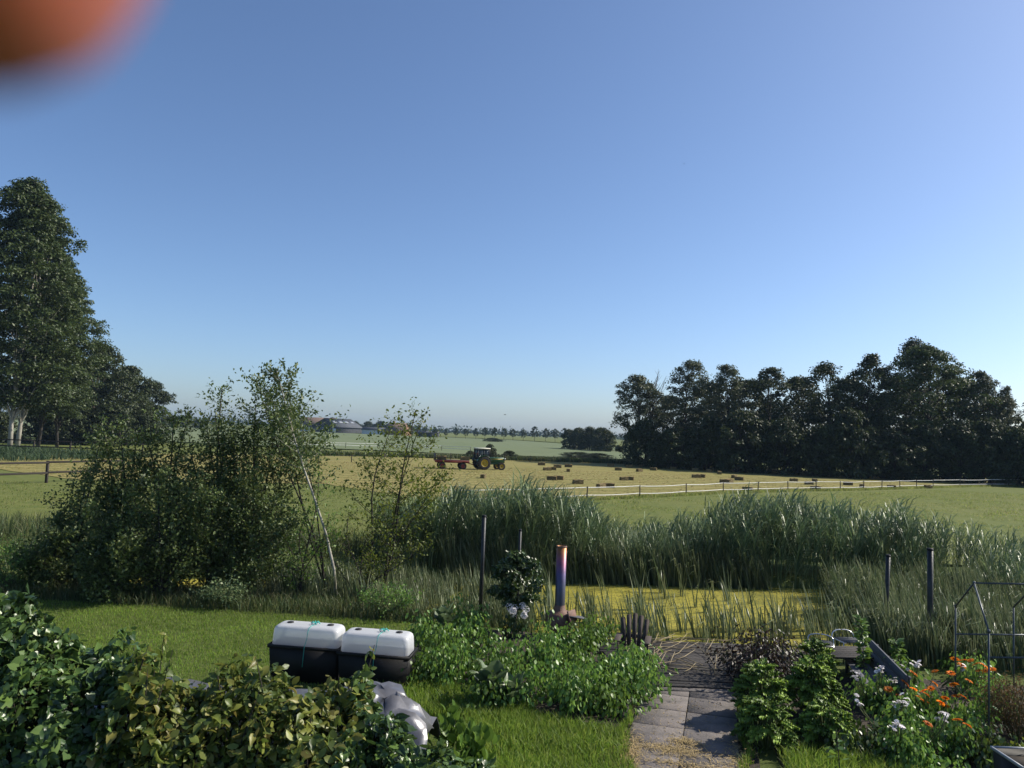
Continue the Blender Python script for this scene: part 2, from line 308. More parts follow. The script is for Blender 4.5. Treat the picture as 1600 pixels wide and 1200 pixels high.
def tint_mat():
    m, nt, nd, lk, b = new_mat('heat_tinted_steel')
    tc = nd.new('ShaderNodeTexCoord'); sx = nd.new('ShaderNodeSeparateXYZ'); lk.new(tc.outputs['Object'], sx.inputs[0])
    mr = nd.new('ShaderNodeMapRange'); mr.inputs[1].default_value = .6; mr.inputs[2].default_value = 2.15; lk.new(sx.outputs[2], mr.inputs[0])
    r = ramp(nd, [(.10,.10,.11),(.09,.10,.16),(.13,.10,.22),(.30,.10,.16),(.42,.17,.06),(.36,.20,.08)], [0,.35,.52,.72,.88,1]); lk.new(mr.outputs[0], r.inputs[0])
    nz = nd.new('ShaderNodeTexNoise'); nz.inputs['Scale'].default_value = 9; lk.new(tc.outputs['Object'], nz.inputs[0])
    mx = nd.new('ShaderNodeMix'); mx.data_type = 'RGBA'; mx.blend_type = 'MULTIPLY'; mx.inputs[0].default_value = .5; lk.new(r.outputs[0], mx.inputs[6]); lk.new(nz.outputs[0], mx.inputs[7])
    lk.new(mx.outputs[2], b.inputs['Base Color']); b.inputs['Metallic'].default_value = .45; b.inputs['Roughness'].default_value = .45; return m
M['tint'] = tint_mat()
def skin_mat():
    m, nt, nd, lk, b = new_mat('skin')
    tc = nd.new('ShaderNodeTexCoord'); nz = nd.new('ShaderNodeTexNoise'); nz.inputs['Scale'].default_value = 1.6; lk.new(tc.outputs['Object'], nz.inputs[0])
    r = ramp(nd, [(.30,.070,.036),(.40,.115,.055)]); lk.new(nz.outputs[0], r.inputs[0]); lk.new(r.outputs[0], b.inputs['Base Color'])
    b.inputs['Roughness'].default_value = .5; b.inputs['Subsurface Weight'].default_value = .35; b.inputs['Subsurface Radius'].default_value = (1.0,.25,.1); b.inputs['Subsurface Scale'].default_value = .004
    return m
M['skin'] = skin_mat()

# ---------------------------------------------------------------- ground
POND = [(-14,21.2),(-9,20.6),(-4,20.2),(-1,18.6),(1.5,18.0),(4.5,17.3),(8,17.7),(13,18.6),(19,19.5),(23,22),(22,25.5),(15,26.3),(8,26),(2,25.6),(-3,25.0),(-8,24.2),(-13,23.6)]
def poly_sd(poly, X, Y):
    """signed distance to polygon, negative inside"""
    p = np.array(poly, float); d = np.full(X.shape, 1e9); ins = np.zeros(X.shape, bool); n = len(p)
    for i in range(n):
        a, b = p[i], p[(i + 1) % n]; e = b - a; wx, wy = X - a[0], Y - a[1]
        t = np.clip((wx * e[0] + wy * e[1]) / (e @ e), 0, 1); d = np.minimum(d, np.hypot(wx - t * e[0], wy - t * e[1]))
        c = ((a[1] <= Y) & (b[1] > Y)) | ((b[1] <= Y) & (a[1] > Y))
        with np.errstate(divide='ignore', invalid='ignore'):
            ins ^= c & (X < a[0] + (Y - a[1]) / (b[1] - a[1] if b[1] != a[1] else 1e-9) * e[0])
    return np.where(ins, -d, d)
def hgt(X, Y):
    X = np.asarray(X, float); Y = np.asarray(Y, float)
    sd = poly_sd(POND, X, Y); z = -0.75 * np.clip((0.25 - sd) / 0.9, 0, 1)
    w = np.clip((Y - 26) / 8, 0, 1) * np.clip((75 - Y) / 20, 0, 1)
    z = z + w * .07 * (np.sin(X * .55 + Y * .21) * np.sin(Y * .43 - X * .13) + .5 * np.sin(X * 1.3 + 2) * np.sin(Y * 1.1))
    z = np.where((Y > 20) & (X < -3), z + .25 * np.clip((-4 - X) / 4, 0, 1) * np.exp(-((Y - 26.5) / 2.5) ** 2), z)
    return z
def axis(segs):
    out = []
    for a, b, n in segs: out += list(np.linspace(a, b, n, endpoint=False))
    return np.array(out + [segs[-1][1]])
gx = axis([(-2600,-400,6),(-400,-60,18),(-60,-24,18),(-24,26,110),(26,70,24),(70,400,16),(400,2600,6)])
gy = axis([(-60,2,10),(2,16,14),(16,34,60),(34,80,44),(80,200,24),(200,2600,20)])
XX, YY = np.meshgrid(gx, gy); ZZ = hgt(XX, YY); nx, ny = len(gx), len(gy)
i, j = np.meshgrid(np.arange(nx - 1), np.arange(ny - 1)); q = (j * nx + i).ravel()
tag(MB().add(np.stack([XX, YY, ZZ], -1).reshape(-1, 3), np.stack([q, q + 1, q + nx + 1, q + nx], -1)).build('ground', M['turf'], smooth=True), kind='structure')

def sheet(name, poly, mat, z=.02, wob=.0, sub=1):
    """flat outline laid a little above the ground, its border wobbled"""
    pts = []
    n = len(poly)
    for k in range(n):
        a, b = np.array(poly[k], float), np.array(poly[(k + 1) % n], float)
        m_ = max(1, int(np.linalg.norm(b - a) / sub))
        for t in range(m_):
            p = a + (b - a) * t / m_; pts.append((p[0] + (U(-wob, wob) if wob else 0), p[1] + (U(-wob, wob) if wob else 0), z))
    return tag(MB().add(pts, [tuple(range(len(pts)))]).build(name, mat), kind='structure')
def fpoly(pix): return [tuple(G(*p)[:2]) for p in pix]

FENCE_PX = [(700,790),(779,788),(848,785.5),(917,783),(999.5,779),(1072,775.5),(1130,772),(1184.5,770.5),(1231,769),(1275,768.3),(1313,767.6),(1349.5,766.8),(1378,765.8),(1406,765),(1432,764),(1458,763.2),(1500,762),(1550,761),(1605,760)]
hay_near = [tuple(G(*p)[:2]) for p in FENCE_PX]
hay_far = [(95,118),(60,125),(32,128),(14,124),(0,121),(-18,116),(-34,108),(-50,92)]
MEADOW = [(-140,33),(-60,31),(-14,30),(22,30),(40,32),(90,36),(120,90),(120,140),(-140,140)]
sheet('meadow', MEADOW, M['meadow'], .10, .15, 1.5)
HAY = hay_near + hay_far + [(-60,96),(-60,75),(-40,60),(-30,53),(-14,58)]
sheet('hay_field', HAY, M['hay'], .13, .25, 1.5)
PALE = [(-400,170),(-60,150),(-10,142),(30,150),(70,168),(55,260),(40,300),(0,430),(-400,520)]
sheet('pale_field', PALE, M['pale'], .16, .5, 8)
sheet('far_grassland', [(-1500,540),(-200,520),(0,445),(60,300),(900,380),(1800,900),(1500,2500),(-1500,2500)], M['meadow'], .2)
# duckweed-covered pond
wp = [(p[0], p[1]) for p in POND]
tag(MB().add([(x, y, -.32) for x, y in wp], [tuple(range(len(wp)))]).build('pond_water', M['duckweed']), kind='structure')

# ---------------------------------------------------------------- grass (stuff)
def blades(mb, X, Y, Z, h, w, lean=.35, bias=(0, 0), mi=0):
    n = len(X); a = U(0, 2 * math.pi, n); hh = h * U(.55, 1.25, n)
    dx, dy = np.cos(a) * w, np.sin(a) * w
    l = U(0, lean, n) * hh; b = U(0, 2 * math.pi, n); tx, ty = np.cos(b) * l + bias[0] * hh, np.sin(b) * l + bias[1] * hh
    P0 = np.stack([X, Y, Z], -1); V = np.empty((n, 5, 3))
    V[:, 0] = P0 - np.stack([dx, dy, 0 * dx], -1); V[:, 1] = P0 + np.stack([dx, dy, 0 * dx], -1)
    mid = P0 + np.stack([tx * .35, ty * .35, hh * .6], -1); V[:, 2] = mid + .8 * np.stack([dx, dy, 0 * dx], -1); V[:, 3] = mid - .8 * np.stack([dx, dy, 0 * dx], -1)
    V[:, 4] = P0 + np.stack([tx, ty, hh * .95], -1)
    o = (np.arange(n) * 5)[:, None]
    return mb.add(V.reshape(-1, 3), [np.array([0, 1, 2, 3])[None] + o, np.array([3, 2, 4])[None] + o], mi)
def scatter(poly, n, clump=0.0):
    p = np.array(poly); X = U(p[:, 0].min(), p[:, 0].max(), n * 4); Y = U(p[:, 1].min(), p[:, 1].max(), n * 4)
    k = poly_sd(poly, X, Y) < 0; X, Y = X[k][:n], Y[k][:n]
    if clump:
        c = np.sin(X * 1.7 + 3 * np.sin(Y * .9)) * np.sin(Y * 1.9 + 2 * np.sin(X * 1.1)); k = U(-1, 1, len(X)) < c * clump + (1 - clump); X, Y = X[k], Y[k]
    return X, Y
PATH_L, PATH_R = (1.45, 10.6), (3.42, 10.7)
BED_L = [(-1.7,14.2),(-.9,13.5),(.4,12.8),(2.0,12.2),(2.5,13.3),(2.85,14.6),(3.0,16.2),(1.6,17.6),(-1.4,18.0),(-1.8,16.4)]
LAWN = [(-16,8),(1.35,8),(1.75,11.4),(2.0,12.1),(.4,12.5),(-1.2,12.8),(-2.2,13.6),(-2.0,16.4),(-2.2,18.2),(-6,18.6),(-11,19.0),(-17,19.4)]
mb = MB(); X, Y = scatter(LAWN, 120000); near = Y < 13
blades(mb, X[near], Y[near], hgt(X[near], Y[near]), .085, .0045, .7); blades(mb, X[~near], Y[~near], hgt(X[~near], Y[~near]), .06, .0055, .7)
tag(mb.build('lawn_grass', M['blade']), 'short green mown lawn grass in the garden', 'grass', kind='stuff')
mb = MB(); X, Y = scatter([(1.8,9.3),(1.9,11.3),(2.02,12.0),(.4,12.55),(-.6,12.6),(-.4,10.8),(.5,9.3)], 16000, .7)
X2, Y2 = scatter([(-2.6,12.3),(.4,12.2),(.6,12.9),(-.6,13.6),(-1.7,14.3),(-2.6,13.4)], 9000, .4); X, Y = np.concatenate([X, X2]), np.concatenate([Y, Y2])
blades(mb, X, Y, hgt(X, Y), .20, .006, .9); tag(mb.build('tall_lawn_grass', M['blade']), 'longer tufted grass along the edge of the vegetable bed', 'grass', kind='stuff')
mb = MB(); X, Y = scatter([(3.6,8.5),(4.2,11.8),(5.4,11.2),(6.6,10.2),(7,8.5)], 15000, .4)
blades(mb, X, Y, hgt(X, Y), .22, .006, .9); tag(mb.build('path_side_grass', M['blade']), 'green grass tufts right of the path', 'grass', kind='stuff')
mb = MB(); X, Y = scatter([(-30,31),(30,31),(62,42),(60,80),(46,82),(5.5,52.6),(-14,56),(-24,47),(-60,60)], 110000, .55)
blades(mb, X, Y, hgt(X, Y) + .09, .085, .016, 1.2); X, Y = scatter([(-30,31),(30,31),(70,42),(70,84),(46,82),(5.5,52.6),(-14,56),(-24,47),(-60,60)], 30000); c_ = np.sin(X * .8 + 2 * np.sin(Y * .5)) * np.sin(Y * .9 + 2 * np.sin(X * .45)); k = c_ > .55; X, Y = X[k], Y[k]
blades(mb, X, Y, hgt(X, Y) + .09, .17, .02, .8); tag(mb.build('meadow_grass', M['meadow_blade']), 'green meadow grass behind the reeds', 'grass', kind='stuff')
mb = MB()
X, Y = scatter([(-24,19.4),(-11,19.0),(-6,18.6),(-2.2,18.2),(-1,18.6),(-4,20.4),(-9,21),(-14,21.6),(-26,23)], 26000, .5); blades(mb, X, Y, hgt(X, Y), .32, .009, .9)
X, Y = scatter([(-40,23),(-14,21.8),(-14,26),(-8,25.4),(-4,26),(-5,31),(-40,34)], 22000, .5); blades(mb, X, Y, hgt(X, Y), .62, .012, .7)
tag(mb.build('rough_grass', M['rough_blade']), 'rough half dry grass along the pond bank under the shrubs', 'grass', kind='stuff')
mb = MB(); t = U(0, 1, 9000); ex, ey = np.interp(t, [0,.2,.45,.7,1], [-34,-18,0,14,40]), np.interp(t, [0,.2,.45,.7,1], [108,116,121,124,128])
blades(mb, ex + U(-1, 1, 9000), ey + U(-1.3, 1.3, 9000), np.full(9000, .1), .75, .06, .6); tag(mb.build('ditch_weeds', M['rough_blade']), 'dark weeds along the ditch behind the hay field', 'weeds', kind='stuff')
mb = MB()
pts = np.array(hay_near); t = U(0, len(pts) - 1.01, 14000); k = t.astype(int); f = (t - k)[:, None]; pp = pts[k] * (1 - f) + pts[k + 1] * f
blades(mb, pp[:, 0] + U(-.6, .6, 14000), pp[:, 1] + U(-.7, .35, 14000), np.full(14000, .1), .22, .018, .7); tag(mb.build('fence_line_grass', M['meadow_blade']), 'taller grass growing under the white tape fence', 'grass', kind='stuff')
mb = MB(); X, Y = scatter(HAY, 46000); k = Y < 95; X, Y = X[k], Y[k]; n = len(X); D = rdir(n); D[:, 2] *= .12
leaves(mb, np.stack([X, Y, np.full(n, .145)], -1), D, np.array([0, 0, 1.0]) + .15 * rdir(n), U(.15, .4, n), (L_RH[0] * np.array([1, .25, .3]), L_RH[1])); tag(mb.build('hay_stubble', M['straw']), 'loose straw and stubble on the mown hay field', 'stubble', kind='stuff')

mb = MB(); X, Y = scatter([(-110,72),(-46,70),(-40,88),(-62,97),(-110,97)], 26000, .5)
blades(mb, X, Y, np.full(len(X), .1), .6, .05, .8); tag(mb.build('tall_crop', M['crop']), 'tall blue green crop in front of the poplars at the left edge', 'crop', kind='stuff')
# ---------------------------------------------------------------- trees
def prof_fn(kind):
    T = {'poplar': ([0,.12,.4,.7,.9,1],[.35,.8,1,.8,.45,.08]), 'round': ([0,.2,.5,.8,1],[.45,.9,1,.72,.12]), 'willow': ([0,.2,.45,.7,.9,1],[.6,.95,.95,.75,.5,.15]),
         'bush': ([0,.3,.6,.85,1],[.9,1,.85,.55,.12]), 'column': ([0,.15,.35,.6,.85,1],[.7,.75,.8,1,.75,.2])}[kind]
    return lambda t: np.interp(t, *T)
def tree_mesh(H, R, kind, z0f, nclump, per, lsize, leafm, barkm, seed, trunk_r=None, limbs=16, lean=(0, 0), tpl=L_RH, squash=.65, rc=None, trunks=1):
    global rng
    keep = rng; rng = np.random.default_rng(seed)
    prof = prof_fn(kind); z0 = H * z0f; rc = rc or R * .26
    t = U(0, 1, nclump) ** .85; a = U(0, 2 * math.pi, nclump); lobe = 1 + .20 * np.sin(3 * a + 9 * t + seed) + .14 * np.sin(5 * a - 14 * t)
    rad = (R - rc * .6) * prof(t) * lobe * np.sqrt(U(.12, 1, nclump)); z = z0 + t * (H - z0 - rc * .55)
    C = np.stack([np.cos(a) * rad + lean[0] * z / H, np.sin(a) * rad + lean[1] * z / H, z], -1)
    n = nclump * per; ci = np.repeat(np.arange(nclump), per); d = rdir(n); d[:, 2] = np.where(d[:, 2] < -.35, -d[:, 2], d[:, 2])
    cr = rc * U(.55, 1.25, nclump)[ci]; rr = cr * U(.1, 1, n) ** .45
    P = C[ci] + d * rr[:, None] * np.array([1, 1, squash]); P[:, 2] = np.maximum(P[:, 2], .15)
    N = nrm(d + np.array([0, 0, .7]) + .7 * rng.normal(size=(n, 3))); D = np.cross(N, rdir(n)); S = lsize * U(.6, 1.3, n)
    cm = MB(); leaves(cm, P, D, N, S, tpl)
    tm = MB(); tr = trunk_r or H * .014
    for kx in range(trunks):
        ox, oy = (0, 0) if kx == 0 else (U(-.5, .5) * R * .6, U(-.4, .4) * R * .6)
        s = np.linspace(0, 1, 9); zt = H * .84 if kx == 0 else H * .65
        path = np.stack([ox * (.4 + .6 * s) + lean[0] * s + .02 * H * np.sin(s * 5 + seed + kx), oy * (.4 + .6 * s) + lean[1] * s + .02 * H * np.cos(s * 4 + seed), s * zt], -1)
        path[:, :2] -= path[0, :2] - np.array([ox * .4, oy * .4])
        tube(tm, path, tr * (1.0 - .88 * s) * (1 if kx == 0 else .7) + tr * .2 * np.exp(-s * 40), 7)
        for c in C[rng.choice(nclump, min(limbs, nclump), replace=False)]:
            zb = max(z0 * .65, c[2] - U(.12, .3) * H); zb = min(zb, zt * .95); p0 = np.array([np.interp(zb, path[:, 2], path[:, m]) for m in range(3)])
            mid = (p0 + c) / 2 + np.array([0, 0, .04 * H]); rb = tr * .42 * (1 - zb / H) + tr * .06
            tube(tm, [p0, (p0 + mid) / 2 + rdir(1)[0] * .01 * H, mid, c], [rb, rb * .75, rb * .5, rb * .15], 5, cap=False)
    rng = keep
    return cm.mesh('crown', leafm), tm.mesh('trunk', barkm, True)
def place_tree(name, label, cat, mesh, loc, rz=0, scale=(1, 1, 1), group=None):
    t = thing(name, label, cat, loc, rz, group); t.scale = scale; link('trunk', mesh[1], t); link('crown', mesh[0], t); return t

# tall poplars at the left edge
def top_z(px, py, Y): return A(px, py, Y)[2]
pop = [tree_mesh(33, 7.6, 'poplar', .15, 460, 85, .40, M['poplar'], M['pale_bark'], s, .27, 26, rc=1.35) for s in (11, 12)]
place_tree('poplar_tree', 'tallest poplar with pale trunk at the left edge of the picture', 'tree', pop[0], (A(30,660,98)[0], 98, 0), .4, (1,1,1.0), 'poplars at the left edge')
place_tree('poplar_tree', 'poplar with pale trunk cut off by the left picture edge', 'tree', pop[1], (A(2,660,94)[0], 96, 0), 2.0, (1,1,1.06), 'poplars at the left edge')
darkpop = []
for c_, t_ in pop: t2 = t_.copy(); t2.materials[0] = M['dark_bark']; darkpop.append((c_, t2))
place_tree('poplar_tree', 'lower poplar crown on the right side of the tall poplars', 'tree', darkpop[1], (A(62,660,103)[0], 103, 0), 1.1, (.86,.86,.86), 'poplars at the left edge')
place_tree('poplar_tree', 'short poplar on the right flank of the poplar group', 'tree', darkpop[0], (A(92,660,106)[0], 106, 0), 3.3, (.74,.74,.74), 'poplars at the left edge')
oak = [tree_mesh(13, 6, 'round', .10, 190, 70, .42, M['oak'], M['dark_bark'], s, .3, 18, rc=1.2) for s in (21, 22)]
bushm = [tree_mesh(6, 4.2, 'bush', .02, 130, 60, .36, M['oak'], M['dark_bark'], s, .14, 14, trunks=3, rc=.9) for s in (31, 32)]
for k, (px, Y, s, sz, lab) in enumerate([(150,122,1.15,1.28,'dark tree just right of the poplars'),(198,132,1.0,1.05,'round dark tree, second right of the poplars'),(238,150,.85,.92,'smaller dark tree at the right end of the left wood'),(130,140,1.0,1.1,'dark tree seen below the poplar crowns'),(75,150,1.0,1.1,'dark tree behind the pale poplar trunks')]):
    place_tree('oak_tree', lab, 'tree', oak[k % 2], (A(px,650,Y)[0], Y, 0), k * 1.3, (s,s,sz), 'trees of the left wood')
for k, (px, Y, s, lab) in enumerate([(70,118,1.0,'dark bush right of the pale poplar trunks'),(115,116,1.1,'dark bush under the right poplar crown'),(175,118,1.1,'dark bush below the round tree at left'),(225,128,1.0,'dark bush at the right foot of the left wood'),(-10,112,1.0,'dark bush at the left edge behind the poplar trunks')]):
    place_tree('bush', lab, 'bush', bushm[k % 2], (A(px,650,Y)[0], Y, 0), k * 1.7, (s,s,s), 'bushes of the left wood')

# belt of trees on the right
wil = [tree_mesh(15, 5.2, 'willow', .05, 230, 62, .33, M['willow'], M['dark_bark'], 41, .22, 22, trunks=3, rc=.95, squash=.9), tree_mesh(17, 3.6, 'column', .03, 210, 62, .32, M['willow'], M['dark_bark'], 42, .20, 20, trunks=2, rc=.85, squash=.9)]
mix = [tree_mesh(16, 4.8, 'round', .06, 200, 62, .35, M['oak'], M['dark_bark'], s, .22, 22, trunks=2, rc=.95, squash=.85) for s in (51, 52)]
limeb = tree_mesh(21, 9.0, 'round', .10, 420, 66, .38, M['lime'], M['dark_bark'], 61, .34, 30, trunks=2, rc=1.3)
BELT = [(998,589,122,'w0',1.15,'willow with bare dead twigs on top, left end of the right tree belt'),(1080,566,118,'w1',1.1,'tall narrow willow, second tree of the right belt'),(1136,573,116,'w1',1.05,'tall narrow willow, third tree of the right belt'),
        (1204,579,114,'m0',1.1,'broad dark tree in the middle of the right belt, fourth from its left end'),(1290,572,112,'m1',1.05,'dark tree with pointed top, fifth from the left end of the right belt'),(1362,559,111,'m0',.95,'dark tree directly left of the biggest tree of the right belt'),
        (1445,545,111,'L',1.0,'biggest broad green tree of the right belt'),(1428,536,122,'m1',.8,'dark tree top poking above the biggest tree of the right belt'),(1530,583,108,'w0',.8,'lower willow right of the biggest tree'),(1572,606,106,'w1',.55,'thin sparse tree near the right picture edge'),(1622,622,104,'m0',1.0,'dark tree cut off by the right picture edge')]
lib = {'w0': (wil[0],15), 'w1': (wil[1],17), 'm0': (mix[0],16), 'm1': (mix[1],16), 'L': (limeb,21)}
for k, (px, py, Y, t, w, lab) in enumerate(BELT):
    me, h = lib[t]; p = A(px, py, Y); s = p[2] / h * 1.03; sw = w * (s if t != 'L' else 1)
    b = A(px, 730, Y); r = place_tree({'w': 'willow_tree', 'm': 'oak_tree', 'L': 'lime_tree'}[t[0]], lab, 'tree', me, (p[0] - (p[0] - b[0]) * .3, Y, 0), k * 2.1, (sw,sw,s), 'trees of the right belt')
    if k == 0:                                                  # dead twigs standing out of the crown
        mbt = MB(); keep = rng; rng = np.random.default_rng(5)
        for q in range(26):
            a = U(.2, 1.6); z1 = U(11, 16.2); x1 = U(1.2, 4.4); p0 = np.array([U(.6, 1.6), U(-1, 1), U(5, 9)]); p1 = np.array([x1, U(-1.5, 1.5), z1])
            tube(mbt, [p0, (p0 + p1) / 2 + rdir(1)[0] * .3, p1], [.07, .045, .012], 4, cap=False)
            for w_ in range(3):
                c = p0 + (p1 - p0) * U(.5, .9); tube(mbt, [c, c + np.array([U(-.6, .8), U(-.4, .4), U(.5, 1.4)])], [.025, .008], 3, cap=False)
        rng = keep; o = mbt.build('dead_twigs', M['bark'], r); r.rotation_euler = (0, 0, 0)
for k, (px, top, Y, w) in enumerate([(1008,655,116,1.0),(1055,668,112,1.1),(1110,650,111,1.0),(1160,640,108,1.2),(1225,655,106,1.2),(1285,662,105,1.0),(1330,640,104,1.15),(1395,672,104,1.1),(1450,665,104,1.1),(1500,660,103,1.1),(1545,655,102,1.1),(1590,668,100,1.0),(1640,660,99,1.1)]):
    p = A(px, top, Y); s = p[2] / 6; nth = ['first','second','third','fourth','fifth','sixth','seventh','eighth','ninth','tenth','eleventh','twelfth','last'][k]
    place_tree('bush', f'dark undergrowth bush at the foot of the right tree belt, {nth} from its left end', 'bush', bushm[k % 2], (p[0], Y, 0), k * 1.9, (w,w,s), 'undergrowth of the right belt')
back = tree_mesh(12, 5, 'bush', .03, 170, 60, .4, M['oak'], M['dark_bark'], 71, .2, 12, rc=1.0)
for k, (px, Y, s) in enumerate([(1045,128,1.0),(1108,126,1.2),(1170,124,1.25),(1248,122,1.3),(1325,122,1.3),(1395,124,1.35),(1495,120,1.35),(1562,116,1.1)]):
    nth = ['first','second','third','fourth','fifth','sixth','seventh','last'][k]
    place_tree('oak_tree', f'dark tree deep inside the right belt behind the front trees, {nth} from the left', 'tree', back, (A(px,700,Y)[0], Y, 0), k, (s,s,s), 'inner trees of the right belt')

# far avenue of round trees, far groves
ft = [tree_mesh(9, 3.4, 'round', .28, 34, 70, .55, M['far_leaf'], M['dark_bark'], s, .16, 8) for s in (81, 82, 83)]
AV = [652,664,681,697,713,728,744,758,773,788,802,818,836,853,868,882]
nths = ['first','second','third','fourth','fifth','sixth','seventh','eighth','ninth','tenth','eleventh','twelfth','thirteenth','fourteenth','fifteenth','last']
for k, px in enumerate(AV):
    Y = 425 - 4 * (k % 3); p = A(px, 668 + U(-2, 3), Y); s = p[2] / 9
    place_tree('avenue_tree', f'{nths[k]} tree from the left in the far avenue on the horizon', 'tree', ft[k % 3], (p[0], Y, 0), k * 1.2, (s * .85,s * .85,s), 'avenue trees on the horizon')
for k, (px, top, Y, s) in enumerate([(890,671,235,.75),(905,668,230,.85),(922,667,226,.9),(938,668,222,.9),(948,672,215,.8)]):
    p = A(px, top, Y); place_tree('grove_tree', f'{nths[k]} tree from the left in the small grove left of the right tree belt', 'tree', bushm[k % 2], (p[0], Y, 0), k * 2., (s * 1.15,s * 1.15,p[2] / 6), 'grove left of the right belt')
for k, (px, top, Y, s) in enumerate([(505,655,540,1.2),(520,652,545,1.1),(555,658,545,1.3),(575,658,530,1.2),(596,658,530,1.6),(612,661,525,1.4),(285,650,420,1.2),(310,655,430,1.1),(268,652,420,1.0),(640,664,520,1.2)]):
    p = A(px, top, Y); place_tree('farm_tree', ['dark tree left behind the barn','tallest dark tree behind the barn','dark tree behind the right end of the barn roof','dark tree just right of the barn','broad dark tree right of the barn','dark tree behind the brick farmhouse','broad far tree seen over the left shrubs','far tree right of the broad one over the left shrubs','far tree at the left end of the distant row over the shrubs','dark tree above the open shed'][k], 'tree', bushm[k % 2], (p[0], Y, 0), k * 1.5, (s * 1.2,s * 1.2,p[2] / 6), 'trees around the distant farm')
# distant wood line closing the horizon
mb = MB(); keep = rng; rng = np.random.default_rng(3)
for px in np.arange(-80, 1750, 7.0):
    Y = U(900, 1150); b = A(px, 690, Y); h = U(6, 11); n = 40; d = rdir(n); d[:, 2] = np.abs(d[:, 2])
    leaves(mb, np.array([b[0], Y, 0]) + d * np.array([7, 5, h]) * U(.4, 1, n)[:, None], rdir(n), d + .5 * rdir(n), U(3, 5, n))
rng = keep; tag(mb.build('distant_wood', M['far_leaf']), 'far hazy line of woodland on the horizon', 'woodland', kind='stuff')
for k, (px, top, Y, w, lab) in enumerate([(766,694,119,.35,'small bush right behind the tractor cab'),(797,704,122,.4,'low bush right of the tractor on the ditch'),(735,704,120,.3,'low bush left of the tractor cab behind the trailer'),(905,712,150,1.0,'dark low hedge bush in front of the small grove'),(935,710,146,1.0,'dark low hedge bush joining the right tree belt'),(770,684,330,1.2,'dark bush at the far edge of the pale field')]):
    p = A(px, top, Y); place_tree('ditch_bush', lab, 'bush', bushm[k % 2], (p[0], Y, 0), k, (w,w,max(.2, p[2] / 6)), 'bushes along the ditch')

# ---------------------------------------------------------------- farm buildings
def gable(name, label, c, w, d, eave, ridge, rz, wallm, roofm, over=.4):
    t = thing(name, label, 'building', c, rz)
    w2, d2 = w / 2, d / 2
    MB().add([(-w2,-d2,0),(w2,-d2,0),(w2,d2,0),(-w2,d2,0),(-w2,-d2,eave),(w2,-d2,eave),(w2,d2,eave),(-w2,d2,eave),(0,-d2,ridge),(0,d2,ridge)],
             [(0,1,5,8,4),(2,3,7,9,6),(1,2,6,5),(3,0,4,7)]).build('wall', wallm, t)
    sl = (ridge - eave) / w2; th = .25
    for s in (-1, 1):
        xe, ze = s * (w2 + over), eave - sl * over
        MB().add([(0,-d2 - over,ridge + .05),(0,d2 + over,ridge + .05),(xe,d2 + over,ze + .05),(xe,-d2 - over,ze + .05),(0,-d2 - over,ridge + .05 + th),(0,d2 + over,ridge + .05 + th),(xe,d2 + over,ze + .05 + th),(xe,-d2 - over,ze + .05 + th)], BOX_F).build('roof', roofm, t)
    return t
def opening(t, name, mat, x0, x1, y, z0, z1, axis='y', glass=None):
    m_ = MB(); s = -1
    if axis == 'y': box(m_, x0, x1, y - .08, y + .04, z0, z1)
    else: box(m_, y - .04, y + .08, x0, x1, z0, z1)
    o = m_.build(name, mat, t)
    if glass:
        g = MB()
        if axis == 'y': box(g, x0 + .12, x1 - .12, y - .10, y - .06, z0 + .12, z1 - .12)
        else: box(g, y + .06, y + .10, x0 + .12, x1 - .12, z0 + .12, z1 - .12)
        g.build('pane', glass, o)
    return o
pb = A(527, 676, 480); barn = gable('barn', 'large dark barn with grey roof and light skylight strips', (pb[0], 480, 0), 19, 26, 3.6, 8.6, math.radians(-24), M['barnwall'], M['barnroof'], .7)
for k in range(5): opening(barn, 'window', M['pwhite'], -6.5 + k * 2.4, -5.0 + k * 2.4, -13, 1.3, 3.0, 'y', M['winglass'])
opening(barn, 'door', M['pwhite'], 6.2, 8.6, -13, 0, 2.6)
for k in range(4):
    y0 = -11 + k * 6; x0, x1 = 3.0, 5.0; z = lambda x: 8.6 - (5.0 / 9.5) * x + .34
    MB().add([(x0,y0,z(x0)),(x1,y0,z(x1)),(x1,y0 + 4,z(x1)),(x0,y0 + 4,z(x0)),(x0,y0,z(x0) + .06),(x1,y0,z(x1) + .06),(x1,y0 + 4,z(x1) + .06),(x0,y0 + 4,z(x0) + .06)], BOX_F).build('skylight', M['skylight'], barn)
pb = A(506, 676, 500); h2 = gable('farmhouse', 'low farm building with brown tiled roof left of the barn', (pb[0] - 4, 500, 0), 14, 26, 3.2, 9.0, math.radians(70), M['pwhite'], M['tileroof'])
for k in range(3): opening(h2, 'window', M['pwhite'], -9 + k * 6, -7 + k * 6, 7, 1, 2.4, 'x', M['winglass'])
pb = A(592, 682, 470); h3 = gable('stable', 'long low white stable right of the barn', (pb[0], 470, 0), 7, 20, 2.6, 4.0, math.radians(86), M['pwhite'], M['barnroof'])
for k in range(4): opening(h3, 'door', M['dark'], -8 + k * 4.2, -6.4 + k * 4.2, 3.5, 0, 2.1, 'x')
pb = A(622, 682, 465); h4 = gable('farmhouse', 'brick farmhouse with reddish tiled roof behind the thin sapling', (pb[0], 465, 0), 9, 13, 3.0, 7.2, math.radians(60), M['brickwall'], M['tileroof'])
opening(h4, 'window', M['pwhite'], -4, -2, 4.5, 1, 2.5, 'x', M['winglass']); opening(h4, 'window', M['pwhite'], 2, 4, 4.5, 1, 2.5, 'x', M['winglass'])
cb = MB(); box(cb, -.5, .5, 3, 4, 6.4, 8.4); cb.build('chimney', M['brickwall'], h4)
pb = A(668, 686, 420); h5 = gable('open_shed', 'dark low open shed at the right end of the farm', (pb[0], 420, 0), 6, 12, 2.3, 3.1, math.radians(88), M['barnwall'], M['barnroof'])
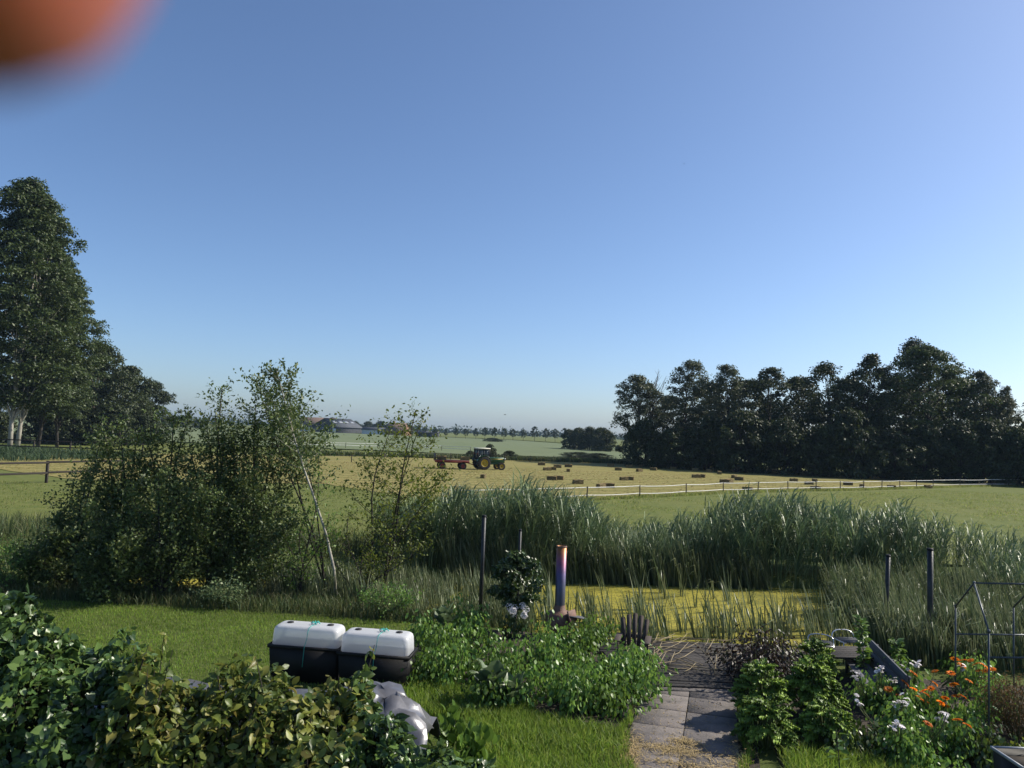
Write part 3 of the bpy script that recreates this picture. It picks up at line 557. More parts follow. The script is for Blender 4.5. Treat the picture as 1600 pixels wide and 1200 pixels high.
for k in range(3): opening(h5, 'bay', M['dark'], -5.4 + k * 3.6, -2.4 + k * 3.6, 3, 0, 2.0, 'x')

# ---------------------------------------------------------------- fences
def rail_fence(name, label, pts, hp, rails, post_w, rail_h, ext=None):
    f = thing(name, label, 'fence')
    for (x, y) in pts:
        m_ = MB(); bev_box(m_, -post_w/2, post_w/2, -post_w/2, post_w/2, -.1, hp, .012); o = m_.build('post', M['rail'], f); o.location = (x, y, 0); o.rotation_euler = (U(-.015, .015), U(-.015, .015), 0)
    for (x0, y0), (x1, y1) in zip(pts[:-1], pts[1:]):
        L = math.hypot(x1 - x0, y1 - y0); a = math.atan2(y1 - y0, x1 - x0)
        for z in rails:
            m_ = MB(); bev_box(m_, -.04, L + .04, -.03, .03, -rail_h/2, rail_h/2, .008); o = m_.build('rail', M['rail'], f)
            o.location = (x0 + math.sin(a) * (post_w/2 + .032), y0 - math.cos(a) * (post_w/2 + .032), z + U(-.02, .02)); o.rotation_euler = (0, U(-.006, .006), a)
    return f
a, b = G(72,757)[:2], G(191,751)[:2]; st = b - a
rail_fence('rail_fence', 'nearer dark wooden post and rail fence at the left edge', [tuple(a + st * k) for k in (-2,-1,0,1)], 1.55, (.78, 1.48), .15, .13)
a, b = G(52,707)[:2], G(109,709)[:2]; st = (b - a)
rail_fence('rail_fence', 'farther dark wooden post and rail fence below the poplars', [tuple(a + st * k) for k in (-2,-1,0,1,2,3)], 1.5, (.72, 1.42), .15, .13)

def sag(p0, p1, s, n=7):
    t = np.linspace(0, 1, n)[:, None]; p = np.array(p0) * (1 - t) + np.array(p1) * t; p[:, 2] -= s * 4 * (t * (1 - t))[:, 0]; return p
def tape_strip(mb, pts, w):
    pts = np.asarray(pts); n = len(pts); up = np.array([0, 0, w / 2]); nv = np.cross(nrm(pts[-1] - pts[0]), (0, 0, 1)) * .003
    V = np.concatenate([pts - up - nv, pts + up - nv, pts + up + nv, pts - up + nv]); f = []
    for k in range(n - 1):
        for s in range(4): f.append((s * n + k, s * n + k + 1, ((s + 1) % 4) * n + k + 1, ((s + 1) % 4) * n + k))
    mb.add(V, f)
def tape_fence(label, pts, hp, heights, w, post_r, mt, name='electric_fence'):
    f = thing(name, label, 'fence')
    for (x, y) in pts:
        m_ = MB(); tube(m_, [(0,0,-.1),(0,0,hp * .5),(U(-.03,.03),U(-.03,.03),hp)], [post_r, post_r, post_r * .95], 8); o = m_.build('post', M['fpost'], f); o.location = (x, y, .1)
    for p0, p1 in zip(pts[:-1], pts[1:]):
        for z in heights:
            m_ = MB(); tape_strip(m_, sag((*p0, z + .1 + U(-.02,.02)), (*p1, z + .1 + U(-.02,.02)), U(.01,.06)), w); m_.build('tape', mt, f)
    return f
tape_fence('white tape electric fence on thin dark posts across the hay field', hay_near, .92, (.30, .84), .05, .045, M['tape'])
pts = [tuple(G(*p)[:2]) for p in [(455,728),(497,727),(549,724),(600,721),(652,719.5),(704,719),(746,720),(789,721),(828,723),(865,722.5),(900,723),(933,723.5),(962,723.5),(993,724),(1021,725)]]
tape_fence('thin wire fence with dark posts along the far side of the hay field', pts, 1.0, (.45, .92), .014, .06, M['steel'], 'wire_fence')
pts = [tuple(G(*p)[:2]) for p in [(440,699),(490,700),(540,701),(590,702),(640,703.5),(690,705),(735,707)]]
tape_fence('distant white tape fence at the edge of the pale field', pts, 1.1, (.6, 1.05), .09, .05, M['tape'])

# ---------------------------------------------------------------- hay bales
bm_ = bmesh.new(); bmesh.ops.create_cube(bm_, size=1)
for v in bm_.verts: v.co = Vector((v.co.x * 1.0, v.co.y * .48, (v.co.z + .5) * .40))
bmesh.ops.subdivide_edges(bm_, edges=bm_.edges[:], cuts=3, use_grid_fill=True)
for v in bm_.verts: v.co += Vector((U(-.025,.025), U(-.025,.025), U(-.02,.02) if v.co.z > .02 else 0)); v.co.y *= 1 - .08 * (abs(v.co.x) > .49); v.co.z *= 1 - .06 * (abs(v.co.x) > .49)
bale_me = bpy.data.meshes.new('block'); bm_.to_mesh(bale_me); bm_.free(); bale_me.materials.append(M['bale'])
tw = MB()
for y in (-.12, .12): tube(tw, [(-.515,y,.0),(-.515,y,.42),(0,y,.425),(.515,y,.42),(.515,y,.0)], .008, 4)
twine_me = tw.mesh('twine', M['twine'])
BALES = [(846,727),(855,735),(863,734.3),(871,731),(888,730),(888,737),(862,750),(873,749.5),(903,756),(939,762.5),(951,762),(954,729),(966,735),(983,731),(999,737),(1003,730),(1021,735),(975,750.5),(984,750),(1052,733.5),(1086,735.5),(1108,738),(1124,741),(1088,746.5),(1095.5,746),(1147,747),(1155,750.5),(1132,754.5),(1139,754),(1168,767),(1240,752),(1273,753),(1264,757),(1274,765.5),(1325,758),(1347,761.5),(1393,763),(1450,762.6),(755,747)]
rows = [('front', []), ('middle', []), ('back', [])]
for p in BALES:
    d = G(*p)[1] - (0 if p[0] < 1200 else 22); rows[0 if d < 70 else (1 if d < 88 else 2)][1].append(p)
words = ['first','second','third','fourth','fifth','sixth','seventh','eighth','ninth','tenth','eleventh','twelfth','thirteenth','fourteenth','fifteenth','sixteenth','seventeenth','eighteenth','nineteenth','twentieth']
where = {'front': 'nearest the white tape fence', 'middle': 'in the middle of the field', 'back': 'at the back of the field'}
for rn, ps in rows:
    ps.sort()
    for k, p in enumerate(ps):
        g = G(*p, .13); t = thing('hay_bale', f'hay bale {where[rn]}, {words[k]} from the left in that row', 'hay bale', g, U(-.5, .5) + (0 if U(0,1) < .7 else 1.2), 'hay bales on the field')
        s = U(.84, 1.0); t.scale = (s, s, s); link('block', bale_me, t); link('twine', twine_me, t)

# ---------------------------------------------------------------- tractor and trailer
def wheel(parent, r, w, loc, rimm, rim_r):
    m_ = MB(); hw = w / 2
    lathe(m_, [(rim_r,-hw * .8),(r * .86,-hw),(r * .97,-hw * .8),(r,-hw * .4),(r,hw * .4),(r * .97,hw * .8),(r * .86,hw),(rim_r,hw * .8)], 26, 'y')
    o = m_.build('tyre', M['tyre'], None, True)
    lug = MB()
    for k in range(18):
        a = k * 2 * math.pi / 18; c, s = math.cos(a), math.sin(a)
        for sd in (-1, 1):
            v = []
            for (dr, dt, yy) in [(0,-.03,0),(0,.03,0),(0,.09,sd * hw),(0,.03,sd * hw),(.035,-.03,0),(.035,.03,0),(.035,.09,sd * hw),(.035,.03,sd * hw)]:
                rr = r * (1 if abs(yy) < 1e-6 else .965) + dr; aa = a + dt / r * 1.4 + (0 if sd > 0 else .17); v.append((rr * math.cos(aa), yy, rr * math.sin(aa)))
            lug.add(v, BOX_F)
    w_ = link('wheel', None, parent); w_.location = loc; o.parent = w_; lug.build('tread_lug', M['tyre'], w_)
    m_ = MB(); lathe(m_, [(.001,-hw * .35),(rim_r * .30,-hw * .35),(rim_r * .36,-hw * .12),(rim_r * .8,-hw * .20),(rim_r * .88,-hw * .75),(rim_r * 1.01,-hw * .82),(rim_r * 1.01,hw * .82),(rim_r * .88,hw * .7),(rim_r * .5,hw * .2),(.001,hw * .2)], 24, 'y'); m_.build('rim', rimm, w_, True)
    m_ = MB()
    for k in range(6):
        a = k * math.pi / 3; tube(m_, [(rim_r * .22 * math.cos(a),-hw * .45,rim_r * .22 * math.sin(a)),(rim_r * .22 * math.cos(a),-hw * .3,rim_r * .22 * math.sin(a))], .02, 6)
    m_.build('bolt', M['dark'], w_)
    return w_
tp = G(752,733.5,.13)
T = thing('tractor', 'green tractor with dark cab and yellow wheel rims on the hay field', 'tractor', tp, math.radians(24))
# local x forward, origin under the rear axle centre
m_ = MB(); bev_box(m_, .75,2.75,-.32,.32,.85,1.42,.06); bev_box(m_, .9,2.6,-.26,.26,.60,.85,.03); m_.build('hood', M['tgreen'], T)
m_ = MB(); box(m_, 2.755,2.80,-.27,.27,.8,1.36); m_.build('grille', M['dark'], T)
m_ = MB(); box(m_, 1.0,2.5,-.335,-.328,1.2,1.27); box(m_, 1.0,2.5,.328,.335,1.2,1.27); m_.build('side_stripe', M['tyellow'], T)
m_ = MB(); bev_box(m_, -.55,.9,-.36,.36,.55,1.0,.05); m_.build('transmission', M['dark'], T)
m_ = MB(); bev_box(m_, -.75,.75,-.62,.62,1.0,1.18,.03); m_.build('cab_floor', M['tgreen'], T)
cab = MB(); bev_box(cab, -.80,.80,-.72,.72,2.38,2.50,.04); cab.build('cab_roof', M['cabwhite'], T)
for x in (-.72,.02,.70):
    for y in (-.64,.64):
        m_ = MB(); box(m_, x - .035,x + .035,y - .035,y + .035,1.18,2.38); m_.build('cab_pillar', M['dark'], T)
for y in (-.64,.64):
    for x0, x1 in ((-.68,-.02),(.06,.66)):
        m_ = MB(); box(m_, x0,x1,y - .01,y + .01,1.32,2.37); m_.build('cab_window', M['cabglass'], T)
for x in (-.72,.70):
    m_ = MB(); box(m_, x - .01,x + .01,-.60,.60,1.32,2.37); m_.build('cab_window', M['cabglass'], T)
m_ = MB(); bev_box(m_, -.35,.1,-.25,.25,1.2,1.45,.04); bev_box(m_, -.42,-.30,-.25,.25,1.45,2.0,.04); m_.build('driver_seat', M['dark'], T)
m_ = MB(); tube(m_, [(.55,0,1.2),(.38,0,1.62)], .025, 6); tube(m_, [(.38 + .10 * math.sin(a_) * .3,.19 * math.cos(a_),1.62 + .19 * math.sin(a_) * .4) for a_ in np.linspace(0, 2 * math.pi, 14)], .015, 5, cap=False); m_.build('steering_wheel', M['dark'], T)
for s in (-1, 1):
    m_ = MB(); n = 10; V = []; fcs = []
    for k in range(n):
        a_ = math.radians(20 + 145 * k / (n - 1)); V += [(.86 * math.cos(a_),s * .60,.76 + .86 * math.sin(a_)),(.86 * math.cos(a_),s * 1.0,.76 + .86 * math.sin(a_)),(.89 * math.cos(a_),s * 1.0,.76 + .89 * math.sin(a_)),(.89 * math.cos(a_),s * .60,.76 + .89 * math.sin(a_))]
    for k in range(n - 1):
        for c in range(4): fcs.append((k*4+c,k*4+(c+1)%4,k*4+4+(c+1)%4,k*4+4+c))
    m_.add(V, fcs); m_.build('fender', M['tgreen'] if s < 0 else M['dark'], T)
    wheel(T, .77, .44, (0, s * .80, .77), M['tyellow'], .43); wheel(T, .42, .26, (2.25, s * .66, .42), M['tyellow'], .24)
    m_ = MB(); lathe(m_, [(.001,0),(.09,0),(.10,.08),(.001,.10)], 12, 'x', off=(2.76, s * .36, 1.28)); m_.build('headlight', M['pwhite'], T)
    m_ = MB(); box(m_, -.80,-.76,s * .55 - .08,s * .55 + .08,1.75,1.95); m_.build('work_lamp', M['red'], T)
m_ = MB(); box(m_, 2.17,2.33,-.6,.6,.36,.50); m_.build('front_axle', M['tgreen'], T)
m_ = MB(); tube(m_, [(1.7,-.18,1.42),(1.7,-.18,2.1),(1.66,-.18,2.16)], .035, 8); m_.build('exhaust_pipe', M['dark'], T)
for s in (-.3, .3):
    m_ = MB(); tube(m_, [(-.4,s,.6),(-1.0,s,.55)], .035, 6); m_.build('hitch_arm', M['dark'], T)
Rl = Matrix.Rotation(math.radians(24), 3, 'Z') @ Vector((-1.15, 0, 0))
TR = thing('trailer', 'red flatbed trailer hitched behind the green tractor', 'trailer', (tp[0] + Rl.x, tp[1] + Rl.y, .13), math.radians(12))
m_ = MB(); bev_box(m_, -4.4,-.5,-1.0,1.0,.86,1.0,.02); m_.build('bed', M['red'], TR)
for k in range(8):
    m_ = MB(); box(m_, -4.38,-.52,-.98 + k * .246,-.75 + k * .246,1.002,1.03); m_.build('plank', M['plank'], TR)
for y in (-.45,.45):
    m_ = MB(); box(m_, -4.3,-.4,y - .05,y + .05,.70,.86); m_.build('chassis_beam', M['red'], TR)
m_ = MB(); tube(m_, [(-.6,-.4,.72),(.05,0,.55),(.2,0,.55)], .05, 6); tube(m_, [(-.6,.4,.72),(.05,0,.55)], .05, 6); m_.build('drawbar', M['red'], TR)
for x in (-3.6,-1.2):
    m_ = MB(); box(m_, x - .05,x + .05,-.8,.8,.33,.43); box(m_, x - .05,x + .05,-.4,-.3,.43,.7); box(m_, x - .05,x + .05,.3,.4,.43,.7); m_.build('axle', M['dark'], TR)
    for s in (-1, 1): wheel(TR, .38, .22, (x, s * .88, .38), M['red'], .22)
m_ = MB(); box(m_, -4.42,-4.34,-.95,.95,1.03,1.7); m_.build('rear_rack', M['dark'], TR)
ry = math.radians(12)
for k, (dx, dy, lab) in enumerate([(-.95,-.5,'hay bale lying on the front end of the red trailer'),(-3.6,-.3,'hay bale on the rear end of the red trailer')]):
    c = Matrix.Rotation(ry, 3, 'Z') @ Vector((dx, dy, 0)); t = thing('hay_bale', lab, 'hay bale', (TR.location.x + c.x, TR.location.y + c.y, .13 + 1.035), ry, 'hay bales on the trailer'); link('block', bale_me, t); link('twine', twine_me, t)

# ---------------------------------------------------------------- reeds
def reed_variants(n, kind):
    out = []
    for _ in range(n):
        mb_ = MB()
        if kind == 'reed':
            h = 1.0; s = np.linspace(0, 1, 5); lx = U(.05, .16); path = np.stack([lx * s ** 2, .03 * s, s * h], -1)
            w = .0035
            V = np.concatenate([path - [w, 0, 0], path + [w, 0, 0]]); mb_.add(V, [(k, 5 + k, 6 + k, k + 1) for k in range(4)])
            for k in range(10):
                t = .26 + .74 * k / 10; p = np.array([lx * t * t, .03 * t, t]); a_ = U(-1.2, 1.2) + (0 if U(0,1) < .72 else math.pi); L = U(.19, .30) * (1.1 - .5 * abs(t - .6)); dx, dy = math.cos(a_), math.sin(a_)
                dx *= .75; dy *= .75; up = U(.9, 1.9); p1 = p + L * .5 * np.array([dx, dy, up]); p2 = p + L * np.array([dx * 1.1, dy * 1.1, up * U(.45, .85)]); sd = np.array([-dy, dx, .3]) * .0105
                mb_.add([p - sd * .6, p + sd * .6, p1 + sd, p1 - sd, p2], [np.array([(0,1,2,3)]), np.array([(3,2,4)])])
        else:
            for k in range(7):
                a_ = U(0, 6.28); L = U(.7, 1.05); ln = U(.05, .22); b0 = np.array([U(-.04,.04), U(-.04,.04), 0]); s = np.linspace(0, 1, 5)
                lean = np.array([math.cos(a_) * ln * .6 - .16, math.sin(a_) * ln, 0]); path = b0 + lean * (s ** 1.8)[:, None] + np.array([0, 0, 1]) * (s * L * (1 - .06 * s))[:, None]
                if U(0, 1) < .35: path[4] = path[3] + np.array([-.16, .02, -.06])
                fa = U(0, 3.14); sd = np.array([math.cos(fa), math.sin(fa), 0]) * .0095; wd = np.array([1,1,.95,.8,.1])[:, None]
                V = np.concatenate([path - sd * wd, path + sd * wd]); mb_.add(V, [(q, 5 + q, 6 + q, q + 1) for q in range(4)])
        out.append((np.concatenate(mb_.v), mb_.f))
    return out
def plant_variants(mb, vs_, X, Y, Z, S, rot=.6):
    which = rng.integers(0, len(vs_), len(X))
    for k, (v, fs) in enumerate(vs_):
        idx = np.where(which == k)[0]
        if not len(idx): continue
        a = U(-rot, rot, len(idx)); c, s = np.cos(a), np.sin(a)
        V = np.empty((len(idx), len(v), 3)); V[:, :, 0] = v[None, :, 0] * c[:, None] - v[None, :, 1] * s[:, None]; V[:, :, 1] = v[None, :, 0] * s[:, None] + v[None, :, 1] * c[:, None]; V[:, :, 2] = v[None, :, 2]
        V = V * S[idx][:, None, None] + np.stack([X[idx], Y[idx], Z[idx]], -1)[:, None, :]
        off = (np.arange(len(idx)) * len(v))[:, None, None]
        mb.add(V.reshape(-1, 3), [(f[None] + off).reshape(-1, f.shape[1]) for f in fs])
rv, cv = reed_variants(16, 'reed'), reed_variants(16, 'cattail')
def reed_patch(name, label, poly, n, h, vs_, mat, rot=.6, clump=.3):
    mb = MB(); X, Y = scatter(poly, n, clump); S = h(X, Y) * (U(.72, 1.10, len(X)) + .08 * np.sin(X * 3.1 + 2 * np.sin(Y * 2.3))); plant_variants(mb, vs_, X, Y, np.minimum(hgt(X, Y), -.05 + 0 * X), S, rot)
    return tag(mb.build(name, mat), label, 'reeds', kind='stuff')
wave = lambda X: .12 * np.sin(X * .9) + .10 * np.sin(X * 2.3 + 1) + .06 * np.sin(X * 5.1)
reed_patch('reed_bed', 'tall grey green reeds standing along the far bank of the pond', [(-4.5,25.4),(2,25.3),(8,25.8),(15,25.8),(15.5,29.0),(9,29.5),(4,29.2),(-1,29.2),(-5,28.4)], 3600,
           lambda X, Y: np.interp(X, [-5,-1.8,1.6,2.6,3.4,5.7,7.0,7.8,10.3,13.7,16], [1.5,2.3,2.25,1.75,1.45,1.45,1.75,2.0,2.25,2.1,1.6]) + wave(X), rv, M['reed'])
reed_patch('reed_bed', 'reeds thinning out at the right picture edge', [(15.4,21.5),(24,22.5),(24,28),(15.4,28.4)], 1300, lambda X, Y: np.interp(X, [15,18,24], [1.8,1.5,1.55]) + wave(X), rv, M['reed'])
reed_patch('cattail_bed', 'dense leaning cattail leaves on the right side of the pond', [(9.2,18.3),(12,18.4),(18,19.3),(20,23),(18,25.4),(12,25.7),(10.6,25.2),(9.6,22)], 3400, lambda X, Y: 1.55 + .22 * wave(X) * 4 * .5 + .25 * (Y - 18) / 7, cv, M['cattail'], 1.0)
reed_patch('cattail_bed', 'dark cattails along the foot of the far reeds', [(-2,25.0),(9,25.5),(9,26.2),(-2,25.8)], 700, lambda X, Y: 1.5 + 0 * X, cv, M['cattail'], 1.0)
reed_patch('cattail_bed', 'thin cattail leaves in front of the yellow duckweed', [(.4,17.9),(3.6,17.8),(4.4,18.4),(5.6,18.3),(6.2,17.9),(8.6,17.9),(9,22),(6.5,20.2),(3.5,19.8),(.6,21)], 150, lambda X, Y: 1.75 + .12 * wave(X) * 4, cv, M['cattail'], 1.6, .6)
reed_patch('cattail_bed', 'scattered single cattail leaves standing in the middle of the pond', [(0,19),(8.6,19),(9,25),(0,24.6)], 60, lambda X, Y: 1.7 + .1 * wave(X), cv, M['cattail'], 1.6, .7)
reed_patch('cattail_bed', 'dark reeds and grasses behind the flower bed', [(8.2,16.4),(10,15.9),(17,16.2),(19,19.4),(12,18.5),(8.6,18.3)], 1500, lambda X, Y: 1.15 + .25 * wave(X) + .15 * (Y - 16), cv, M['cattail'], 1.2, .4)
reed_patch('cattail_bed', 'cattails and grasses in the water behind the thin sapling', [(-7,20.6),(-1,19.2),(.8,18.6),(.8,24.6),(-7,24)], 1500, lambda X, Y: 1.25 + .1 * wave(X) * 4, cv, M['cattail'], 1.6, .5)

# ---------------------------------------------------------------- shrubs and saplings by the pond
def shrub(name, label, base, stems, lsize, leafm, barkm, cat='shrub', nb=22, per=24, spread=.42, r0=.035, seed=1, group=None, bare=.15, trunk_name='stem', blen=(.5, 1.0)):
    global rng
    keep = rng; rng = np.random.default_rng(seed)
    t = thing(name, label, cat, base, 0, group); lf = MB()
    for (dx, dy, h, cx) in stems:
        sm = MB(); s = np.linspace(0, 1, 8); w1, w2 = U(-.12, .12, 2)
        path = np.stack([dx * s ** 1.2 + cx * np.sin(s * math.pi) + w1 * np.sin(s * 7), dy * s + w2 * np.sin(s * 6), h * s], -1)
        tube(sm, path, r0 * (h / 4) * (1 - .85 * s) + .004, 6)
        for k in range(nb):
            tt = bare + (1 - bare) * (k + U(0, 1)) / nb; p = np.array([np.interp(tt, s, path[:, m]) for m in range(3)])
            a = U(0, 6.28); L = (U(*blen) * (1 - tt) ** .5 * h * spread * .55 + .22) ; up = U(.35, 1.0)
            e = p + L * np.array([math.cos(a), math.sin(a), up]); mid = (p + e) / 2 + np.array([0, 0, -.05 * L])
            tube(sm, [p, mid, e], [r0 * .3 * (1 - tt) + .004, r0 * .18 * (1 - tt) + .003, .002], 4, cap=False)
            n = int(per * (.5 + L)); u = U(.15, 1.05, n)[:, None]; P = p + (e - p) * u + np.array([0, 0, -.05 * L]) * np.sin(u * math.pi) + rng.normal(size=(n, 3)) * .06 * (1 + L)
            D = nrm(nrm(e - p)[None] * .5 + rdir(n)); N = nrm(np.array([0, 0, 1.0]) + .9 * rng.normal(size=(n, 3))); leaves(lf, P, D, N, lsize * U(.6, 1.25, n))
        n = int(per * 1.6); u = U(.8, 1.02, n); P = np.stack([np.interp(u, s, path[:, m]) for m in range(3)], -1) + rng.normal(size=(n, 3)) * .05
        leaves(lf, P, rdir(n), rdir(n) + [0, 0, .6], lsize * U(.6, 1.1, n)); sm.build(trunk_name, barkm, t, True)
    lf.build('foliage', leafm, t); rng = keep; return t
def st(base, tops, Y):
    """stems that end where the photo shows the shoot tips"""
    out = []
    for px, py in tops:
        p = A(px, py, Y); out.append((p[0] - base[0], U(-.3, .3), p[2], U(-.15, .15)))
    return out
SH = [('dark alder shrub at the left end of the shrub row', (115,905), [(105,760),(130,700),(150,650),(95,800),(165,720)], 1),
      ('dark alder shrub with pale shoot tips, second in the shrub row', (190,905), [(165,635),(190,620),(215,640),(230,680),(175,700)], 2),
      ('alder shrub with a shoot reaching up to the right beside the wood', (255,905), [(240,640),(275,608),(292,600),(225,700),(280,690)], 3),
      ('tallest alder shrub with a thin spire of leaves', (330,908), [(340,563),(322,615),(355,640),(300,660),(345,610),(370,650)], 4),
      ('dense dark alder shrub left of the leaning trunk', (395,912), [(400,590),(385,640),(425,640),(440,690),(370,680),(410,620)], 5),
      ('low dark alder bush filling the front of the shrub row', (250,935), [(200,760),(250,740),(300,750),(340,770),(150,790)], 6),
      ('low dark alder bush in front of the tallest shrub', (370,930), [(330,760),(380,740),(430,770),(460,800),(400,760)], 7),
      ('low alder bush at the far left bank', (70,925), [(40,860),(70,840),(100,830),(20,870)], 8),
      ('dark alder bush hanging over the left lawn', (160,940), [(130,850),(170,830),(210,840)], 9)]
for lab, bp, tops, sd in SH:
    base = G(*bp); shrub('alder_shrub', lab, (base[0], base[1], hgt(base[0], base[1]) - .05), st(base, tops, base[1]), .105, M['alder'], M['dark_bark'], nb=34, per=40, seed=sd, group='alder shrubs on the pond bank', bare=.06, spread=.50)
# leaning tree
base = G(526,938); LT = shrub('alder_tree', 'leaning young alder with pale bare trunk and leafy top', (base[0], base[1], -.05), st(base, [(424,575)], base[1]) , .11, M['alder'], M['pale_bark'], 'tree', nb=40, per=40, seed=31, bare=.56, r0=.026, trunk_name='trunk', spread=.5)
base2 = G(520,925); LT2 = shrub('alder_tree', 'dark leafy alder behind the leaning pale trunk', (base2[0] - .4, base2[1] + .8, -.1), st(base2, [(440,600),(470,640),(425,590)], base2[1] + .8), .11, M['alder'], M['dark_bark'], 'tree', nb=26, per=36, seed=32, bare=.5, r0=.02, trunk_name='trunk', spread=.5)
base = G(566,925); shrub('sapling', 'thin dark sapling with few yellowing leaves, left of two', (base[0], base[1] + .4, -.05), st(base, [(608,668)], base[1] + .4), .10, M['yellowing'], M['dark_bark'], 'sapling', nb=30, per=18, seed=41, bare=.28, trunk_name='trunk', r0=.028, spread=.6)
base = G(598,915); shrub('sapling', 'taller thin sapling with yellow green leaves, right of two', (base[0], base[1] + .2, -.05), st(base, [(648,640),(655,660),(690,740)], base[1] + .2), .11, M['yellowing'], M['dark_bark'], 'sapling', nb=30, per=20, seed=42, bare=.25, trunk_name='trunk', r0=.030, spread=.7)
base = G(560,930); shrub('willow_shrub', 'yellow green willow shrub growing at the foot of the saplings', (base[0], base[1], -.05), st(base, [(500,840),(540,800),(580,820),(640,850),(680,840),(610,860)], base[1]), .08, M['yellowing'], M['dark_bark'], nb=16, per=18, seed=43)
base = G(470,935); shrub('willow_shrub', 'green willow shrub right of the leaning trunk base', (base[0], base[1], -.05), st(base, [(440,830),(480,790),(520,800),(500,740)], base[1]), .085, M['veg2'], M['dark_bark'], nb=18, per=18, seed=44)
for k, (px, py, tops, lab) in enumerate([(345,950,[(310,925),(345,915),(380,920)],'low green leafy weeds at the lawn edge'),(600,965,[(560,935),(600,925),(640,930)],'low green weeds behind the propagator boxes'),(20,925,[(0,860),(30,850),(50,870)],'green weeds at the left edge of the bank')]):
    base = G(px, py); shrub('weed_clump', lab, (base[0], base[1], 0), st(base, tops, base[1]), .07, M['veg'] if k else M['reed'], M['stem'], 'weeds', nb=14, per=26, seed=50 + k, spread=1.2)

# ---------------------------------------------------------------- hedge in the foreground
def hedge_top(x):   return np.interp(x, [-6,-4.26,-3.9,-3.58,-3.1,-2.44,-1.8,-1.32,-1.05,-.78,-.4,-.1,.1], [3.05,2.92,2.78,2.58,2.46,2.38,2.34,2.28,2.14,1.97,1.76,1.52,1.2])
def hedge_pts(x0, x1, n, depth=.0):
    x = U(x0, x1, n); th = U(-.25, math.pi * .62, n)               # from front-low to back-top
    top = hedge_top(x); cy = 6.55 + .12 * np.sin(x * 3) + np.clip(x + 1.2, 0, 2) * .25; ry = .95; rzv = np.minimum(1.15, top * .5)
    bump = 1 + .09 * np.sin(x * 6 + th * 5) + .07 * np.sin(x * 11 - th * 9) + .06 * np.sin(x * 17 + 3)
    notch = .42 * np.exp(-((x + 2.55) / .42) ** 2) * np.exp(-((th - .45) / .5) ** 2)
    r = (bump - notch) * (1 - depth * U(0, 1, n))
    y = cy - np.cos(th) * ry * r; z = top - rzv + np.sin(th) * rzv * r
    N = np.stack([.25 * np.cos(x * 7 + th * 4), -np.cos(th), np.sin(th) + .25], -1)
    return np.stack([x, y, z], -1), nrm(N)
def hedge(name, label, x0, x1, n, mat, tpl, size, seed, shoots=0, shoot_mat=None):
    global rng
    keep = rng; rng = np.random.default_rng(seed)
    t = thing(name, label, 'hedge', (0, 0, 0))
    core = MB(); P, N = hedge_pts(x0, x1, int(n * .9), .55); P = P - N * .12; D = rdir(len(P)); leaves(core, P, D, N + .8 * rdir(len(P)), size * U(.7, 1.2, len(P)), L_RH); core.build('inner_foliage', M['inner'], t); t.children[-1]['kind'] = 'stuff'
    br = MB()
    for _ in range(60):
        x = U(x0, x1); p = np.array([x, 6.6 + U(-.3, .3), .0]); q, _n = hedge_pts(x - .15, x + .15, 1, .2); q = q[0]
        tube(br, [p, (p * .5 + q * .5) + rdir(1)[0] * .1, q], [.02, .014, .005], 4, cap=False)
    P, N = hedge_pts(x0, x1, n, .16)
    if shoots:
        for _ in range(shoots):
            q, _n = hedge_pts(x0, x1, 1, 0); q = q[0]; 
            if q[1] < 6.0: continue
            L = U(.12, .34); dr = np.array([U(-.3, .3), U(-.2, .2), 1]); m = 9; u = U(.1, 1, m)[:, None]
            tube(br, [q - dr * .1, q + dr * L * .5, q + dr * L], [.005, .004, .002], 4, cap=False); P = np.concatenate([P, q + dr * L * u + rng.normal(size=(m, 3)) * .012]); N = np.concatenate([N, nrm(rng.normal(size=(m, 3)) + [0, -.4, .7])])
    br.build('branches', M['dark_bark'], t)
    nn = len(P); Nn = nrm(N + .55 * rng.normal(size=(nn, 3))); D = nrm(np.cross(Nn, rdir(nn)) + np.array([0, -.5, -.5]) * U(0, 1, nn)[:, None]); S = size * U(.42, 1.3, nn)
    B = nrm(np.cross(Nn, D)); Nn = np.cross(D, B)
    px = 600 + 0 * P[:, 0]; dist = np.linalg.norm(P - [0, 0, CAM_H], axis=1); vis = (Nn * (np.array([0, 0, CAM_H]) - P)).sum(1) > 0
    c = np.array([0, 0, CAM_H]); loc = (P - c) @ _R; u_ = 800 + F_PX * loc[:, 0] / -loc[:, 2]; v_ = 600 - F_PX * loc[:, 1] / -loc[:, 2]
    score = S / dist * np.where(vis & (u_ > 0) & (u_ < 1600) & (v_ < 1195), 1, 0); order = np.argsort(-score); big = order[:300]; rest = order[300:]
    lf = MB(); leaves(lf, P[rest], D[rest], Nn[rest], S[rest], tpl); o = lf.build('foliage', mat, t); o['kind'] = 'stuff'
    lms = []
    for cu_, wd_ in ((.4, 1.05), (2.6, .85), (1.5, .95), (3.4, 1.0), (-.8, .9)): me = MB(); me.add(tpl[0] * np.array([1, wd_, cu_]), tpl[1]); lms.append(me.mesh('leaf', leaf_one[mat.name]))
    for k in big:
        o = link('leaf', lms[int(k) % 5], t); s = S[k]; Mx = Matrix(((D[k][0] * s, B[k][0] * s, Nn[k][0] * s, P[k][0]), (D[k][1] * s, B[k][1] * s, Nn[k][1] * s, P[k][1]), (D[k][2] * s, B[k][2] * s, Nn[k][2] * s, P[k][2]), (0, 0, 0, 1))); o.matrix_local = Mx
    rng = keep; return t
